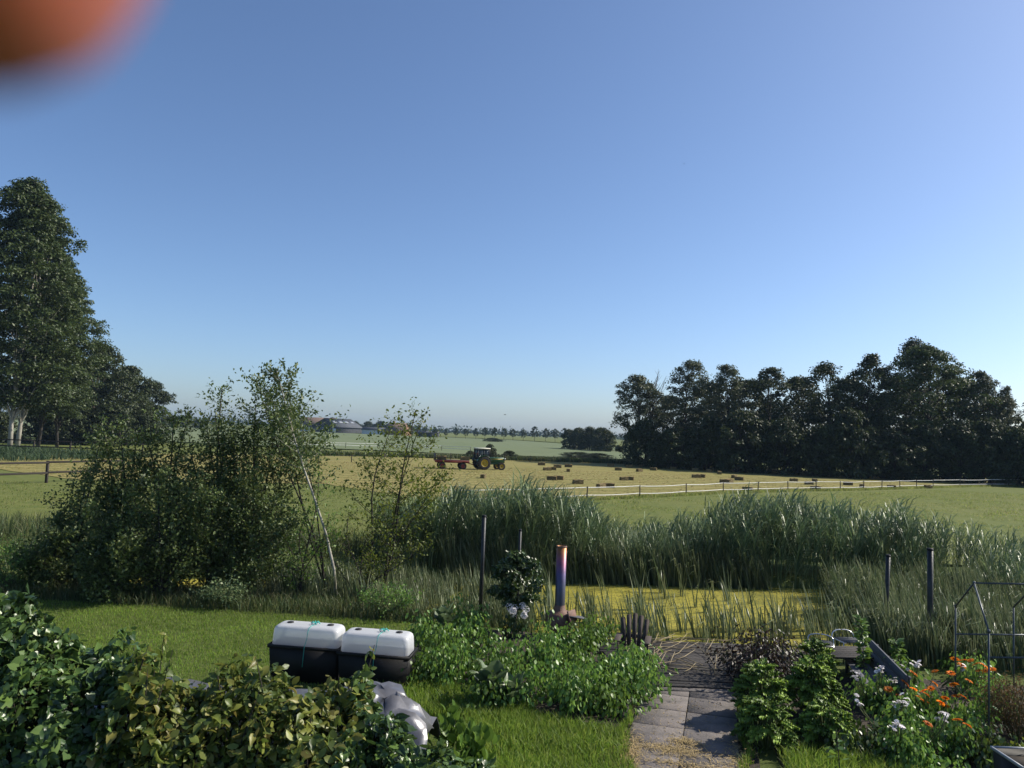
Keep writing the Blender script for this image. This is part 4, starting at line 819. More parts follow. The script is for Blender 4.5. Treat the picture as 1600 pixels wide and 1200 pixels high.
def one_leaf_mat(src):
    m = src.copy(); nt = m.node_tree; g = next(n for n in nt.nodes if n.type == 'NEW_GEOMETRY'); oi = nt.nodes.new('ShaderNodeObjectInfo')
    for l in list(nt.links):
        if l.from_node == g: nt.links.new(oi.outputs['Random'], l.to_socket)
    mr = next(n for n in nt.nodes if n.type == 'MAP_RANGE'); nt.links.new(oi.outputs['Random'], mr.inputs[0]); return m
leaf_one = {k: one_leaf_mat(M[k]) for k in ('ivy', 'hornbeam')}
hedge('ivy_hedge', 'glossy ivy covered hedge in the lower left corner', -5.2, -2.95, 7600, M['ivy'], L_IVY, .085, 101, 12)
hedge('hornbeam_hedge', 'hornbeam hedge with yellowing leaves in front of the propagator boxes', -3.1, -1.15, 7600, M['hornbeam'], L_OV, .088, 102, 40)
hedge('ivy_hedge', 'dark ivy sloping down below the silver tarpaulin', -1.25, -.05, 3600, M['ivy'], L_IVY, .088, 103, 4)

# ---------------------------------------------------------------- wood pile under the silver tarpaulin
wpile = thing('firewood_stack', 'log stack under the silver tarpaulin behind the hedge', 'firewood', (-2.6, 10.45, 0), math.radians(-6))
lm = MB(); lathe(lm, [(.001,-.45),(.075,-.45),(.085,-.44),(.085,.44),(.075,.45),(.001,.45)], 9, 'y'); log_me = lm.mesh('log', M['bark'])
for r in range(5):
    for c in range(15):
        o = link('log', log_me, wpile); o.location = (-2.4 + c * .235 + (r % 2) * .085, U(-.05, .05), .09 + r * .158); o.rotation_euler = (0, U(0, 6), 0)
def tarp_mesh():
    nu, nv = 44, 13; V = np.zeros((nv, nu, 3)); u = np.linspace(-2.7, 1.85, nu); tr = np.random.default_rng(23); J = tr.normal(size=(nv, nu, 3)); fcs = []
    for j in range(nv):
        s = (j / (nv - 1)) * 2 - 1
        for i_ in range(nu):
            x = u[i_]; drop = max(0, abs(s) - .42) / .58; y = s * .62 if drop <= 0 else math.copysign(.26 + .26 * min(1, drop) ** .6, s)
            end = max(0, x - 1.0); z = 1.0 + .02 * math.sin(x * 2.2) + .14 * min(1, max(0, x - .4) * 2) - drop * (.75 - .35 * min(1, end * 2)) - end * .30 - .30 * end ** 2
            amp = .008 + .016 * min(1, max(0, x - .6) * 1.5); w = amp * J[j, i_]
            fold = .10 * min(1, max(0, x - .5)) * abs(math.sin(x * 3.1 + s * 2.6)) + .04 * min(1, max(0, x - .5)) * abs(math.sin(x * 7.3 - s * 5.1)) - .05
            V[j, i_] = (x + w[0], y * (1 + .10 * end) + w[1] * 1.3, z + w[2] * 1.3 + fold)
    for j in range(nv - 1):
        for i_ in range(nu - 1):
            a = j * nu + i_; fcs += [(a, a + 1, a + nu + 1), (a, a + nu + 1, a + nu)] if (i_ * 7 + j * 3) % 5 < 3 else [(a, a + 1, a + nu), (a + 1, a + nu + 1, a + nu)]
    return V.reshape(-1, 3), np.array(fcs)
v, f = tarp_mesh(); tarp = MB().add(v, f).build('tarpaulin', [M['tarp'], M['tarp_under']]); tarp.location = (-2.72, 10.45, 0); tarp.rotation_euler = (0, 0, math.radians(-6))
sm_ = tarp.modifiers.new('thickness', 'SOLIDIFY'); sm_.thickness = .006; sm_.offset = -1; sm_.material_offset = 1
tag(tarp, 'crumpled silver grey tarpaulin over the firewood behind the hedge', 'tarpaulin')

# ---------------------------------------------------------------- seed propagator boxes
def dome_part(L, Wd, Hh, parent, x0):
    nseg = 6; rr = .10; prof = []
    # stacked rounded-rectangle rings
    rings = []
    for z, ins in [(0,0),(.18,.006),(.31,.014),(.36,.028),(.392,.052),(.408,.082),(.413,.12)]:
        l, w_ = L / 2 - ins, Wd / 2 - ins; r_ = .09; ring = []
        for cx, cy, a0 in ((l - r_, w_ - r_, 0), (-l + r_, w_ - r_, 90), (-l + r_, -w_ + r_, 180), (l - r_, -w_ + r_, 270)):
            for k in range(nseg + 1):
                a = math.radians(a0 + 90 * k / nseg); ring.append((cx + r_ * math.cos(a), cy + r_ * math.sin(a), z * Hh / .413))
        rings.append(ring)
    n = len(rings[0]); V = [p for r_ in rings for p in r_]; fcs = []
    for a in range(len(rings) - 1):
        for k in range(n): fcs.append((a * n + k, a * n + (k + 1) % n, (a + 1) * n + (k + 1) % n, (a + 1) * n + k))
    fcs.append(tuple((len(rings) - 1) * n + k for k in range(n)))
    o = MB().add(V, fcs).build('dome', M['dome'], parent, True); return o
def propagator(label, c, rz, seedlings):
    t = thing('propagator_box', label, 'propagator', c, rz, 'propagator boxes on the lawn')
    L, Wd, hb = 1.27, .56, .64; l, w_ = L / 2, Wd / 2; ti = .035
    m_ = MB()
    m_.add([(-l + ti,-w_ + .05,0),(l - ti,-w_ + .05,0),(l - ti,w_ - .05,0),(-l + ti,w_ - .05,0),(-l,-w_,hb),(l,-w_,hb),(l,w_,hb),(-l,w_,hb),(-l + .03,-w_ + .03,hb),(l - .03,-w_ + .03,hb),(l - .03,w_ - .03,hb),(-l + .03,w_ - .03,hb),(-l + .05,-w_ + .05,hb - .08),(l - .05,-w_ + .05,hb - .08),(l - .05,w_ - .05,hb - .08),(-l + .05,w_ - .05,hb - .08)],
           [(0,3,2,1),(0,1,5,4),(1,2,6,5),(2,3,7,6),(3,0,4,7),(4,5,9,8),(5,6,10,9),(6,7,11,10),(7,4,8,11),(8,9,13,12),(9,10,14,13),(10,11,15,14),(11,8,12,15)]); m_.build('trough', M['black_pl'], t)
    m_ = MB()
    for a, b, c_, d in ((-l - .025,l + .025,-w_ - .025,-w_ - .001),(-l - .025,l + .025,w_ + .001,w_ + .025),(-l - .025,-l - .001,-w_,w_),(l + .001,l + .025,-w_,w_)): box(m_, a, b, c_, d, hb - .045, hb + .012)
    m_.build('rim', M['black_pl'], t)
    m_ = MB(); box(m_, -l + .055,l - .055,-w_ + .055,w_ - .055,hb - .079,hb - .03); m_.build('compost', M['soil'], t)
    d = dome_part(L - .03, Wd - .05, .33, t, 0); d.location = (0, 0, hb + .004)
    for x in (-.38, .38):
        m_ = MB(); lathe(m_, [(.001,.0),(.06,.0),(.06,.012),(.035,.02),(.001,.02)], 16); o = m_.build('vent', M['dark'], d); o.location = (x, .02, .331)
    m_ = MB(); x = .06; tube(m_, [(x - .05,-w_ - .03,.30),(x - .03,-w_ - .03,hb + .01),(x - .01,-w_ + .018,hb + .14),(x,-w_ + .024,hb + .27),(x + .01,-w_ + .052,hb + .32),(x + .02,-w_ + .12,hb + .342),(x + .04,0,hb + .346),(x + .04,w_ - .12,hb + .342),(x + .04,w_ - .04,hb + .30),(x + .05,w_ + .03,hb)], .006, 5); m_.build('cord', M['turq'], t)
    m_ = MB()
    for a in np.linspace(0, 6.2, 7): tube(m_, [(x + .04,0,hb + .35),(x + .04 + .05 * math.cos(a),.05 * math.sin(a),hb + .385),(x + .04 + .09 * math.cos(a),.09 * math.sin(a),hb + .352)], .009, 4)
    m_.build('cord_knot', M['turq'], t)
    if seedlings:
        for k in range(7):
            sm = MB(); x = -.48 + k * .15; h = U(.12, .22); p = np.array([x, -.1 + U(-.05, .05), hb - .03]); tube(sm, [p, p + [.01, 0, h]], .005, 4); n = 14; leaves(sm, p + np.array([0, 0, 1]) * (h * U(.4, 1.1, n))[:, None], rdir(n), rdir(n) + [0, 0, 1], U(.05, .09, n)); sm.build('seedling', M['laurel'], t)
    return t
r1, r2 = np.array([-4.16, 13.8]), np.array([-1.67, 13.5]); ang = math.atan2(*(r2 - r1)[::-1]); dv = nrm(r2 - r1); nv = np.array([-dv[1], dv[0]])
c1 = r1 + dv * .63 + nv * .28; c2 = r1 + dv * 1.925 + nv * .24
propagator('left black propagator box with milky dome and seedlings showing through', (c1[0], c1[1], 0), ang, True)
propagator('right black propagator box with milky dome and turquoise cord knot', (c2[0], c2[1], -.03), ang - .01, False)

# ---------------------------------------------------------------- path, deck and beds
path = tag(link('garden_path', None), kind='structure')
ax0, ax1 = np.array([2.50, 10.75]), np.array([3.46, 14.1]); av = nrm(ax1 - ax0); an = np.array([av[1], -av[0]]); pang = math.atan2(av[1], av[0]) - math.pi / 2
for r in range(-4, 5):
    for c in range(2):
        wd, ln = .82, .78; m_ = MB(); bev_box(m_, -wd / 2 + .006, wd / 2 - .006, -ln / 2 + .006, ln / 2 - .006, -.03, .03, .008); o = m_.build('paving_slab', M['slab'], path)
        p = ax0 + av * (r * ln + .35) + an * ((c - .5) * wd); o.location = (p[0], p[1], .012 + U(-.006, .006)); o.rotation_euler = (U(-.008, .008), U(-.008, .008), pang + U(-.008, .008))
sheet('path_bed', [tuple(ax0 - av * 4 - an * 1.1), tuple(ax0 - av * 4 + an * 1.1), tuple(ax1 + an * 1.1), tuple(ax1 - an * 1.1)], M['soil'], .008)
for k, (c, L) in enumerate([(ax0 + av * 2.3 - an * .95, 1.6)]):
    m_ = MB(); bev_box(m_, -.03, .03, -L / 2, L / 2, -.05, .13, .006); o = m_.build('edging_board', M['plank'], path); o.location = (c[0], c[1], 0); o.rotation_euler = (0, 0, pang)
# loose hay blown over the paving
mb = MB(); n = 5600; cl = [(.62, -.12, .10, .30, .16), (.95, .05, .07, .13, .08), (.25, -.72, .30, .10, .16), (-.1, -.75, .5, .10, .14), (-.15, .55, .30, .14, .12), (.15, .05, .06, .35, .08), (-.35, -.1, .12, .3, .12), (.5, .8, .6, .08, .10), (.3, 0, 1.1, .5, .05)]
P = []
for t0, s0, st_, ss, w in cl:
    k = int(n * w); P.append(ax0 + av * (t0 + rng.normal(size=(k, 1)) * st_) + an * (s0 + rng.normal(size=(k, 1)) * ss))
P = np.concatenate(P); n = len(P); P3 = np.concatenate([P, .046 + np.abs(rng.normal(size=(n, 1))) * .016], 1); D = rdir(n); D[:, 2] *= .25
leaves(mb, P3, D, np.array([0, 0, 1.0]) + .4 * rdir(n), U(.03, .09, n), (np.array([(0,.05,0),(0,-.05,0),(1,-.05,0),(1,.05,0)]), [np.array([(0,1,2,3)])]))
n = 1500; P = ax0 + av * U(-3, 3.0, (n, 1)) + an * U(-.95, .95, (n, 1)); P3 = np.concatenate([P, np.full((n, 1), .047)], 1); leaves(mb, P3, rdir(n) * [1, 1, .1], np.array([0, 0, 1.0]) + .3 * rdir(n), U(.015, .05, n), (L_RH[0] * np.array([1, .4, 1]), L_RH[1]))
tag(mb.build('loose_hay', M['straw']), 'loose tan hay scattered over the grey path slabs', 'hay', kind='stuff')
mb = MB(); t_ = U(-3.2, 3.1, 2600)[:, None]; sd_ = np.where(rng.random((2600, 1)) < .5, -1, 1); E_ = ax0 + av * t_ + an * sd_ * (.86 + np.abs(rng.normal(size=(2600, 1))) * .07 - .05 * np.sin(t_ * 5))
blades(mb, E_[:, 0], E_[:, 1], np.full(2600, .01), .13, .006, 1.0); tag(mb.build('path_edge_grass', M['blade']), 'grass tufts creeping over both edges of the path', 'grass', kind='stuff')
deck = tag(link('wooden_deck', None), kind='structure')
k = 0; y = 14.22
while y < 17.25:
    m_ = MB(); x0 = 2.1 + .05 * U(-1, 1) if y > 15.6 else 2.75; bev_box(m_, x0, 4.75 + .1 * U(-1, 1) + (y - 14) * .35, -.066, .066, .0, .05, .006); o = m_.build('plank', M['plank'], deck); o.location = (0, y, .03 + U(-.004, .004)); o.rotation_euler = (0, 0, U(-.004, .004)); y += .145
m_ = MB(); bev_box(m_, 2.75, 4.3, 13.98, 14.14, .0, .055, .01); m_.build('step_edge', M['slab'], deck)
mb = MB()
for _ in range(75):
    c = np.array([U(2.6, 5.0), U(14.9, 17.3), .11]); a = rng.normal(.6, .9); L = U(.3, 1.1); d = np.array([math.cos(a), math.sin(a), 0]) * L / 2; tube(mb, [c - d + [0, 0, U(0, .04)], c + [0, 0, U(0, .06)], c + d + [0, 0, U(0, .15)]], [.010, .009, .004], 4)
tag(mb.build('dry_reed_stalks', M['dry_stalk']), 'pale dry reed stalks lying across the dark wooden deck', 'reed stalks', kind='stuff')
sheet('vegetable_bed', BED_L, M['soil'], .012, .05, .3)
BED_R = [(3.75,9.0),(4.1,11.6),(4.55,13.6),(5.0,15.0),(8.0,15.4),(12,15.0),(12,9.0)]
sheet('flower_bed', BED_R, M['soil'], .010, .05, .3)

# ---------------------------------------------------------------- garden plants
def leafy(name, label, base, R, Hh, n, lsize, mat, cat='plant', tpl=L_RH, group=None, nst=9, droop=.3, seed=0, spiky=0.):
    global rng
    keep = rng; rng = np.random.default_rng(seed); t = thing(name, label, cat, base, 0, group); sm = MB(); lf = MB(); P = []; Dd = []
    for k in range(nst):
        a = U(0, 6.28); rr = R * math.sqrt(U(0, 1)); h = Hh * (1 - .45 * (rr / R) ** 2) * U(.8, 1.12); e = np.array([math.cos(a) * rr, math.sin(a) * rr, h]); s0 = e * np.array([.35, .35, 0])
        tube(sm, [s0, s0 * .4 + e * .6 + rdir(1)[0] * .03, e], [.010, .008, .003], 4, cap=False)
        m = n // nst; u = U(.18, 1.03, m)[:, None]; off = rng.normal(size=(m, 3)) * np.array([1, 1, .6]) * R * .26; off *= (1 - spiky)
        P.append(s0 + (e - s0) * u + off); Dd.append(nrm(off + rdir(m) * .05 + np.array([0, 0, -droop])[None]))
    P = np.concatenate(P); D = np.concatenate(Dd); P[:, 2] = np.maximum(P[:, 2], .03); N = nrm(np.array([.1, -.1, 1.0]) + .6 * rng.normal(size=P.shape)); leaves(lf, P, D, N, lsize * U(.6, 1.3, len(P)), tpl)
    sm.build('stem', M['stem'], t); o = lf.build('foliage', mat, t); rng = keep; return t
VEG = [(690,1015),(735,1000),(700,1050),(755,1045),(800,1035),(845,1030),(760,1085),(815,1080),(870,1070),(905,1040),(935,1060),(900,1095),(945,1095),(975,1060),(860,1005),(905,1005),(675,985),(730,970),(665,1045),(990,1040),(1000,1075),(940,985)]
vw = ['at the left rear corner of the vegetable bed','behind the right propagator box','right beside the right propagator box','in the left middle of the vegetable bed','in the middle of the vegetable bed left of the cabbage row','in front of the garden stove','at the front edge left of the big pale leaves','at the front edge right of the big pale leaves','at the front edge in the middle of the bed','in the middle right of the vegetable bed','right of the bed middle below the wooden chair','at the front right edge of the vegetable bed','at the front right corner beside the path','beside the path below the wooden chair','directly left of the garden stove foot','directly right of the garden stove foot','at the rear left behind the propagator dome','below the dark steel post','at the left end touching the propagator box','at the right end of the bed beside the deck','hanging over the left path edge at the deck','behind the bed at the foot of the wooden chair']
for k, (px, py) in enumerate(VEG):
    b = G(px, py + 22); m = 'veg' if k % 3 else 'veg2'
    leafy('potato_plant', 'bushy green leafy vegetable ' + vw[k], (b[0], b[1], 0), .48, .62 + .1 * (k % 3), 620, .085, M[m], 'vegetable', L_OV, 'leafy vegetables in the bed', seed=200 + k)
# broad pale leaved plants
def rosette(name, label, base, nl, L, mat, seed, cat='vegetable', up=.6):
    global rng
    keep = rng; rng = np.random.default_rng(seed); t = thing(name, label, cat, base)
    nu, nv = 7, 5; V = []
    for i_ in range(nu):
        u = i_ / (nu - 1); w = .36 * math.sin(min(1, u * 1.08) ** .8 * math.pi) ** .7 + .012 if u > .12 else .02
        for j in range(nv): s = j / (nv - 1) * 2 - 1; V.append((u, s * w, .10 * abs(s) * w * 4 + .06 * math.sin(u * 13 + s * 4) * abs(s)))
    q = [(i_ * nv + j, i_ * nv + j + 1, (i_ + 1) * nv + j + 1, (i_ + 1) * nv + j) for i_ in range(nu - 1) for j in range(nv - 1)]
    me = MB().add(V, q).mesh('leaf', mat, True)
    for k in range(nl):
        o = link('leaf', me, t); a = k * 2.4 + U(-.2, .2); inc = up + .5 * k / nl; s = L * U(.75, 1.1); o.location = (0, 0, .06 + .03 * k); o.rotation_euler = Matrix.Rotation(a, 3, 'Z').to_4x4().to_euler()
        o.matrix_local = Matrix.Translation((0, 0, .08 + .02 * k)) @ Matrix.Rotation(a, 4, 'Z') @ Matrix.Rotation(-inc, 4, 'Y') @ Matrix.Rotation(U(-.3, .3), 4, 'X') @ Matrix.Scale(s, 4)
    rng = keep; return t
b = G(765,1105); rosette('cabbage', 'pale broad leaved cabbage at the front of the vegetable bed', (b[0], b[1], .1), 11, .5, M['cabbage'], 301)
b = G(800,1112); rosette('cabbage', 'smaller pale cabbage right of the broad leaved one', (b[0], b[1], .05), 9, .40, M['cabbage'], 302)
b = G(672,1000); rosette('cabbage', 'dark bluish cabbage behind the propagator box', (b[0] + .3, b[1], .25), 9, .42, M['cabbage'], 303)
for k, (px, py, lab) in enumerate([(705,1175,'green broad leaved weed right of the tarpaulin'),(738,1215,'green broad leaved weed at the hedge foot')]):
    b = G(px, py); leafy('dock_plant', lab, (b[0], b[1], 0), .26, .62, 110, .17, M['veg2'], 'weed', L_OV, None, 7, -.3, 310 + k)
# laurel bush on the pond side
b = G(803,985)
lt = place_tree('laurel_bush', 'round dark green laurel bush beside the steel post', 'bush', tree_mesh(1.85, .66, 'round', .28, 70, 80, .085, M['laurel'], M['dark_bark'], 320, .035, 20, rc=.17, tpl=L_OV), (b[0], b[1], 0))
# white hydrangea under it
b = G(800,992); hy = leafy('hydrangea', 'white flowering hydrangea under the laurel bush', (b[0] + .05, b[1] - .25, 0), .3, .6, 260, .08, M['laurel'], 'plant', L_OV, seed=330)
for k in range(9):
    m_ = MB(); c = np.array([U(-.2, .3), U(-.3, 0), U(.35, .75)]); n = 60; d = rdir(n); leaves(m_, c + d * .075, np.cross(d, rdir(n)), d, U(.03, .045, n)); m_.build('flower_head', M['petal_w'], hy)
# curly kale
def frond():
    keep = np.random.default_rng(9); nu, nv = 16, 15; V = []
    for i_ in range(nu):
        u = i_ / (nu - 1); w = .05 + .36 * math.sin(min(1, .15 + u * .9) * math.pi) ** .6
        for j in range(nv):
            s = j / (nv - 1) * 2 - 1; fr = abs(s) ** 1.4
            V.append((u + .09 * fr * keep.normal(), s * w * .85 + .07 * fr * keep.normal(), -.45 * u * u + .13 * fr * math.sin(u * 60 + s * 25) + .13 * keep.normal() * fr))
    q = [(i_ * nv + j, i_ * nv + j + 1, (i_ + 1) * nv + j + 1, (i_ + 1) * nv + j) for i_ in range(nu - 1) for j in range(nv - 1)]
    return MB().add(V, q).mesh('frond', leaf_kale, True)
leaf_kale = one_leaf_mat(M['kale']); frond_me = frond()
def kale(label, base, n, R, Hh, seed):
    global rng
    keep = rng; rng = np.random.default_rng(seed); t = thing('kale_plant', label, 'kale', base, 0, 'curly kale plants in the right bed'); sm = MB()
    for k in range(n):
        a = U(0, 6.28); q = math.sqrt(U(0, 1)); r_ = R * q; h = Hh * (1 - .75 * q ** 2) * U(.8, 1.1) + .05; p = Vector((math.cos(a) * r_ * .7, math.sin(a) * r_ * .7, h)); tube(sm, [(p.x * .2, p.y * .2, 0), (p.x * .7, p.y * .7, h * .6), tuple(p)], [.014, .010, .007], 4, cap=False)
        o = link('frond', frond_me, t); s = U(.13, .21); o.matrix_local = Matrix.Translation(p) @ Matrix.Rotation(a + U(-.5, .5), 4, 'Z') @ Matrix.Rotation(-(1.0 - .9 * q) + U(-.2, .2), 4, 'Y') @ Matrix.Rotation(U(-.4, .4), 4, 'X') @ Matrix.Scale(s, 4)
    sm.build('stem', M['stem'], t); rng = keep; return t
for k, (px, py, n, R, h, lab) in enumerate([(1188,1128,130,.50,.85,'large curly kale plant next to the path'),(1270,1120,142,.52,.85,'largest curly kale plant in the middle of the kale'),(1290,1165,114,.46,.55,'curly kale plant at the front right of the kale'),(1196,1168,114,.48,.62,'low curly kale plant at the front beside the path'),(1275,1060,102,.42,.62,'curly kale plant at the back below the dark shrub')]):
    b = G(px, py); kale(lab, (b[0], b[1], 0), n, R, h, 400 + k)
# dark reddish shrub
b = G(1192,1072); leafy('barberry_shrub', 'dark reddish shrub at the right side of the deck', (b[0] - .05, b[1] + .15, 0), .72, 1.02, 5200, .075, M['barberry'], 'shrub', seed=420, nst=22)
b = G(1160,1090); leafy('dry_weed', 'brown dried weed stems in front of the reddish shrub', (b[0] + .25, b[1], 0), .22, .75, 240, .05, M['dry'], 'weed', seed=421, spiky=.6)
# marigolds and white flowered plants
def flower_mesh(pm, npet, r_, w):
    m_ = MB()
    for ring, (n, rr, tilt) in enumerate([(npet, r_, .12), (npet - 3, r_ * .72, .40)]):
        a = np.arange(n) * 2 * math.pi / n + ring * .2; D = np.stack([np.cos(a), np.sin(a), np.full(n, tilt)], -1); leaves(m_, D * r_ * .12, D, np.tile([0, 0, 1.0], (n, 1)), rr, (L_OV[0] * np.array([1, w, 1]), L_OV[1]))
    return m_.mesh('flower_head', one_petal[pm.name])
one_petal = {k: one_leaf_mat(M[k]) for k in ('petal_o', 'petal_w')}
of = flower_mesh(M['petal_o'], 13, .068, .75)
dm = MB(); lathe(dm, [(.001,.022),(.016,.018),(.022,.004),(.001,.0)], 10); disc_me = dm.mesh('flower_disc', M['disc'])
def flower(parent, me, p, tilt, s=1.0, disc=True):
    st_ = MB(); tube(st_, [(p[0] * .6, p[1] * .6, p[2] * .35), (p[0] * .9, p[1] * .9, p[2] * .75), tuple(p)], .006, 4); st_.build('flower_stem', M['stem'], parent)
    o = link('flower_head', me, parent); o.location = tuple(float(c) for c in p); o.rotation_euler = (tilt[0], tilt[1], U(0, 6)); o.scale = (s, s, s)
    if disc: d = link('flower_disc', disc_me, o)
    return o
MG = [('orange marigold plant with flowers at the top of the flower bed', (1530,1085), [(1492,1030),(1505,1032),(1517,1032),(1503,1040),(1525,1038),(1537,1040),(1541,1048),(1530,1048)], 1),
      ('orange marigold plant in the middle of the bed with a bright cluster', (1455,1130), [(1443,1080),(1447,1085),(1438,1092),(1447,1097),(1428,1077),(1455,1076)], 2),
      ('orange marigold plant leaning towards the deck', (1400,1115), [(1427,1052),(1388,1077),(1403,1086),(1414,1067),(1461,1049)], 3),
      ('orange marigold plant with paired large flowers', (1490,1140), [(1470,1098),(1476,1103),(1477,1091),(1494,1088),(1504,1088),(1514,1064)], 4),
      ('low orange marigold plant at the front of the flower bed', (1480,1185), [(1450,1131),(1496,1125),(1511,1133),(1514,1178)], 5),
      ('orange marigold plant at the right beside the frame leg', (1550,1120), [(1551,1046),(1486,1052),(1490,1070),(1460,1068)], 6)]
for lab, bp, fl, sd in MG:
    b = G(*bp); t = leafy('marigold_plant', lab, (b[0], b[1], 0), .42, .62, 620, .075, M['veg'], 'flowers', L_OV, 'marigold plants in the right bed', seed=430 + sd, nst=10)
    for (px, py) in fl:
        p = A(px, py, b[1] - .25 + U(-.1, .2)); flower(t, of, p - np.array([b[0], b[1], 0]), (.45 + U(-.15, .2), U(0, .35)), U(.85, 1.2))
wf = flower_mesh(M['petal_w'], 8, .042, 1.1)
WG = [('white flowered plant in front of the wooden table', (1375,1110), [(1376,1044),(1340,1057),(1335,1055),(1372,1048),(1396,1062)], 1), ('white flowered plant in the middle of the flower bed', (1400,1150), [(1405,1098),(1412,1092),(1415,1100),(1400,1103),(1340,1095)], 2),
      ('white flowered plant at the front of the flower bed', (1405,1190), [(1402,1130),(1398,1135),(1406,1137),(1478,1118),(1472,1122)], 3), ('white flowered plant below the blue bench board', (1420,1085), [(1425,1040),(1431,1037),(1407,1045),(1434,1032),(1503,1042)], 4)]
for lab, bp, fl, sd in WG:
    b = G(*bp); t = leafy('potato_plant', lab, (b[0], b[1], 0), .48, .55, 700, .075, M['veg'], 'flowers', L_OV, 'white flowered plants in the right bed', seed=450 + sd, nst=10)
    for (px, py) in fl:
        p = A(px, py, b[1] - .2); p = p - np.array([b[0], b[1], 0])
        for _ in range(4): flower(t, wf, p + rng.normal(size=3) * .035, (.5 + U(-.4, .4), U(-.4, .5)), U(.8, 1.1), False)
for k, (px, py, w, h, lab) in enumerate([(1345,1180,.5,.45,'dark green low plant between kale and marigolds'),(1440,1200,.55,.45,'dark green plant at the bottom of the flower bed'),(1530,1190,.5,.55,'dark green plant under the frame leg'),(1510,1060,.5,.5,'green plant behind the top marigolds')]):
    b = G(px, py); leafy('garden_plant', lab, (b[0], b[1], 0), w, h, 700, .08, M['veg'] if k % 2 else M['laurel'], 'plant', L_OV, seed=470 + k)
b = G(1585,1150); leafy('dry_shrub', 'brown feathery dried plant at the right picture edge', (b[0] + .1, b[1], 0), .55, 1.05, 5200, .04, M['dry'], 'plant', seed=480, nst=26)
b = G(1575,1195); leafy('garden_plant', 'yellow green low plant at the right picture edge', (b[0], b[1], 0), .45, .4, 500, .08, M['yellowing'], 'plant', L_OV, seed=481)
# young upright saplings and the tall weed
def spike(name, label, base, h, n, ls, mat, seed):
    global rng
    keep = rng; rng = np.random.default_rng(seed); t = thing(name, label, 'sapling', base); s = np.linspace(0, 1, 6); path = np.stack([.04 * np.sin(s * 4), .03 * s, h * s], -1); m_ = MB(); tube(m_, path, .012 * (1 - .7 * s), 5); m_.build('stem', M['dark_bark'], t)
    u = U(.25, 1, n); a = U(0, 6.28, n); P = np.stack([np.interp(u, s, path[:, 0]), np.interp(u, s, path[:, 1]), u * h], -1); D = np.stack([np.cos(a), np.sin(a), U(-.2, .5, n)], -1); m_ = MB(); leaves(m_, P + D * .03, D, np.array([0, 0, 1]) + .6 * rng.normal(size=(n, 3)), ls * U(.7, 1.2, n), L_OV); m_.build('foliage', mat, t); rng = keep; return t
b = G(1346,1068); spike('young_tree', 'slim leafy young tree in front of the table', (b[0], b[1], 0), top_z(1345,966,b[1]), 130, .13, M['veg2'], 490)
b = G(1402,1065); spike('young_tree', 'slim leafy young tree in front of the blue bench board', (b[0], b[1], 0), top_z(1400,1000,b[1]), 120, .13, M['veg2'], 491)
b = A(1312,1199,8.6); spike('tall_weed', 'tall thin weed with a yellow green tip at the bottom edge', (b[0], b[1], 0), top_z(1300,1141,b[1]), 16, .11, M['veg2'], 492)

# ---------------------------------------------------------------- posts, stove, chairs, table, frame
def post(label, base, top, r_, lean=(0, 0)):
    h = top; m_ = MB(); tube(m_, [(0,0,-.2),(lean[0] * .5,lean[1] * .5,h * .5),(lean[0],lean[1],h)], r_, 12); t = thing('steel_post', label, 'post', base, 0, 'dark steel posts by the pond'); m_.build('tube', M['steel'], t, False)
    m_ = MB(); lathe(m_, [(.001,.02),(r_ * .9,.02),(r_ * 1.15,.005),(r_ * 1.15,-.03)], 12); o = m_.build('cap', M['black_pl'], t); o.location = (lean[0], lean[1], h); return t
b = G(750,968); post('dark steel post left of the laurel bush', (b[0], b[1], 0), top_z(757,806,b[1]), .05)
b = G(808,960); post('short thin steel post behind the laurel bush', (b[0], b[1], 0), top_z(810,828,b[1]), .035)
b = G(1383,1003); post('leaning steel post behind the blue bench board', (b[0], b[1], 0), top_z(1389,868,b[1]), .05, (.06, 0))
b = G(1453,1028); post('thick steel post at the back of the flower bed', (b[0], b[1], 0), top_z(1455,858,b[1]), .06)
b = G(873,995); hp = top_z(877,853,b[1])
S = thing('garden_stove', 'rusty garden stove with tall heat tinted chimney pipe', 'stove', (b[0], b[1], 0))
m_ = MB(); lathe(m_, [(.001,.10),(.22,.10),(.29,.16),(.31,.36),(.30,.50),(.26,.55),(.14,.60),(.118,.72)], 20); m_.build('body', M['rust'], S, True)
m_ = MB(); lathe(m_, [(.115,.70),(.115,hp),(.100,hp),(.100,.75)], 20); m_.build('chimney_pipe', M['tint'], S, True)
m_ = MB(); lathe(m_, [(.118,hp - .03),(.122,hp - .02),(.122,hp + .004),(.112,hp + .004)], 20); m_.build('pipe_collar', M['rust'], S)
m_ = MB(); bev_box(m_, -.15,.15,-.02,.02,0,.26,.01); o = m_.build('fire_door', M['rust'], S); o.location = (.30,-.24,.40); o.rotation_euler = (-.3, 0, .9)
m_ = MB(); bev_box(m_, -.24,.24,-.14,.14,0,.025,.005); o = m_.build('side_shelf', M['bluewood'], S); o.location = (.36,-.12,.48); o.rotation_euler = (0, .2, .4)
for k in range(3):
    a = k * 2.09; m_ = MB(); tube(m_, [(.24 * math.cos(a),.24 * math.sin(a),.16),(.34 * math.cos(a),.34 * math.sin(a),0)], .02, 6); m_.build('leg', M['rust'], S)
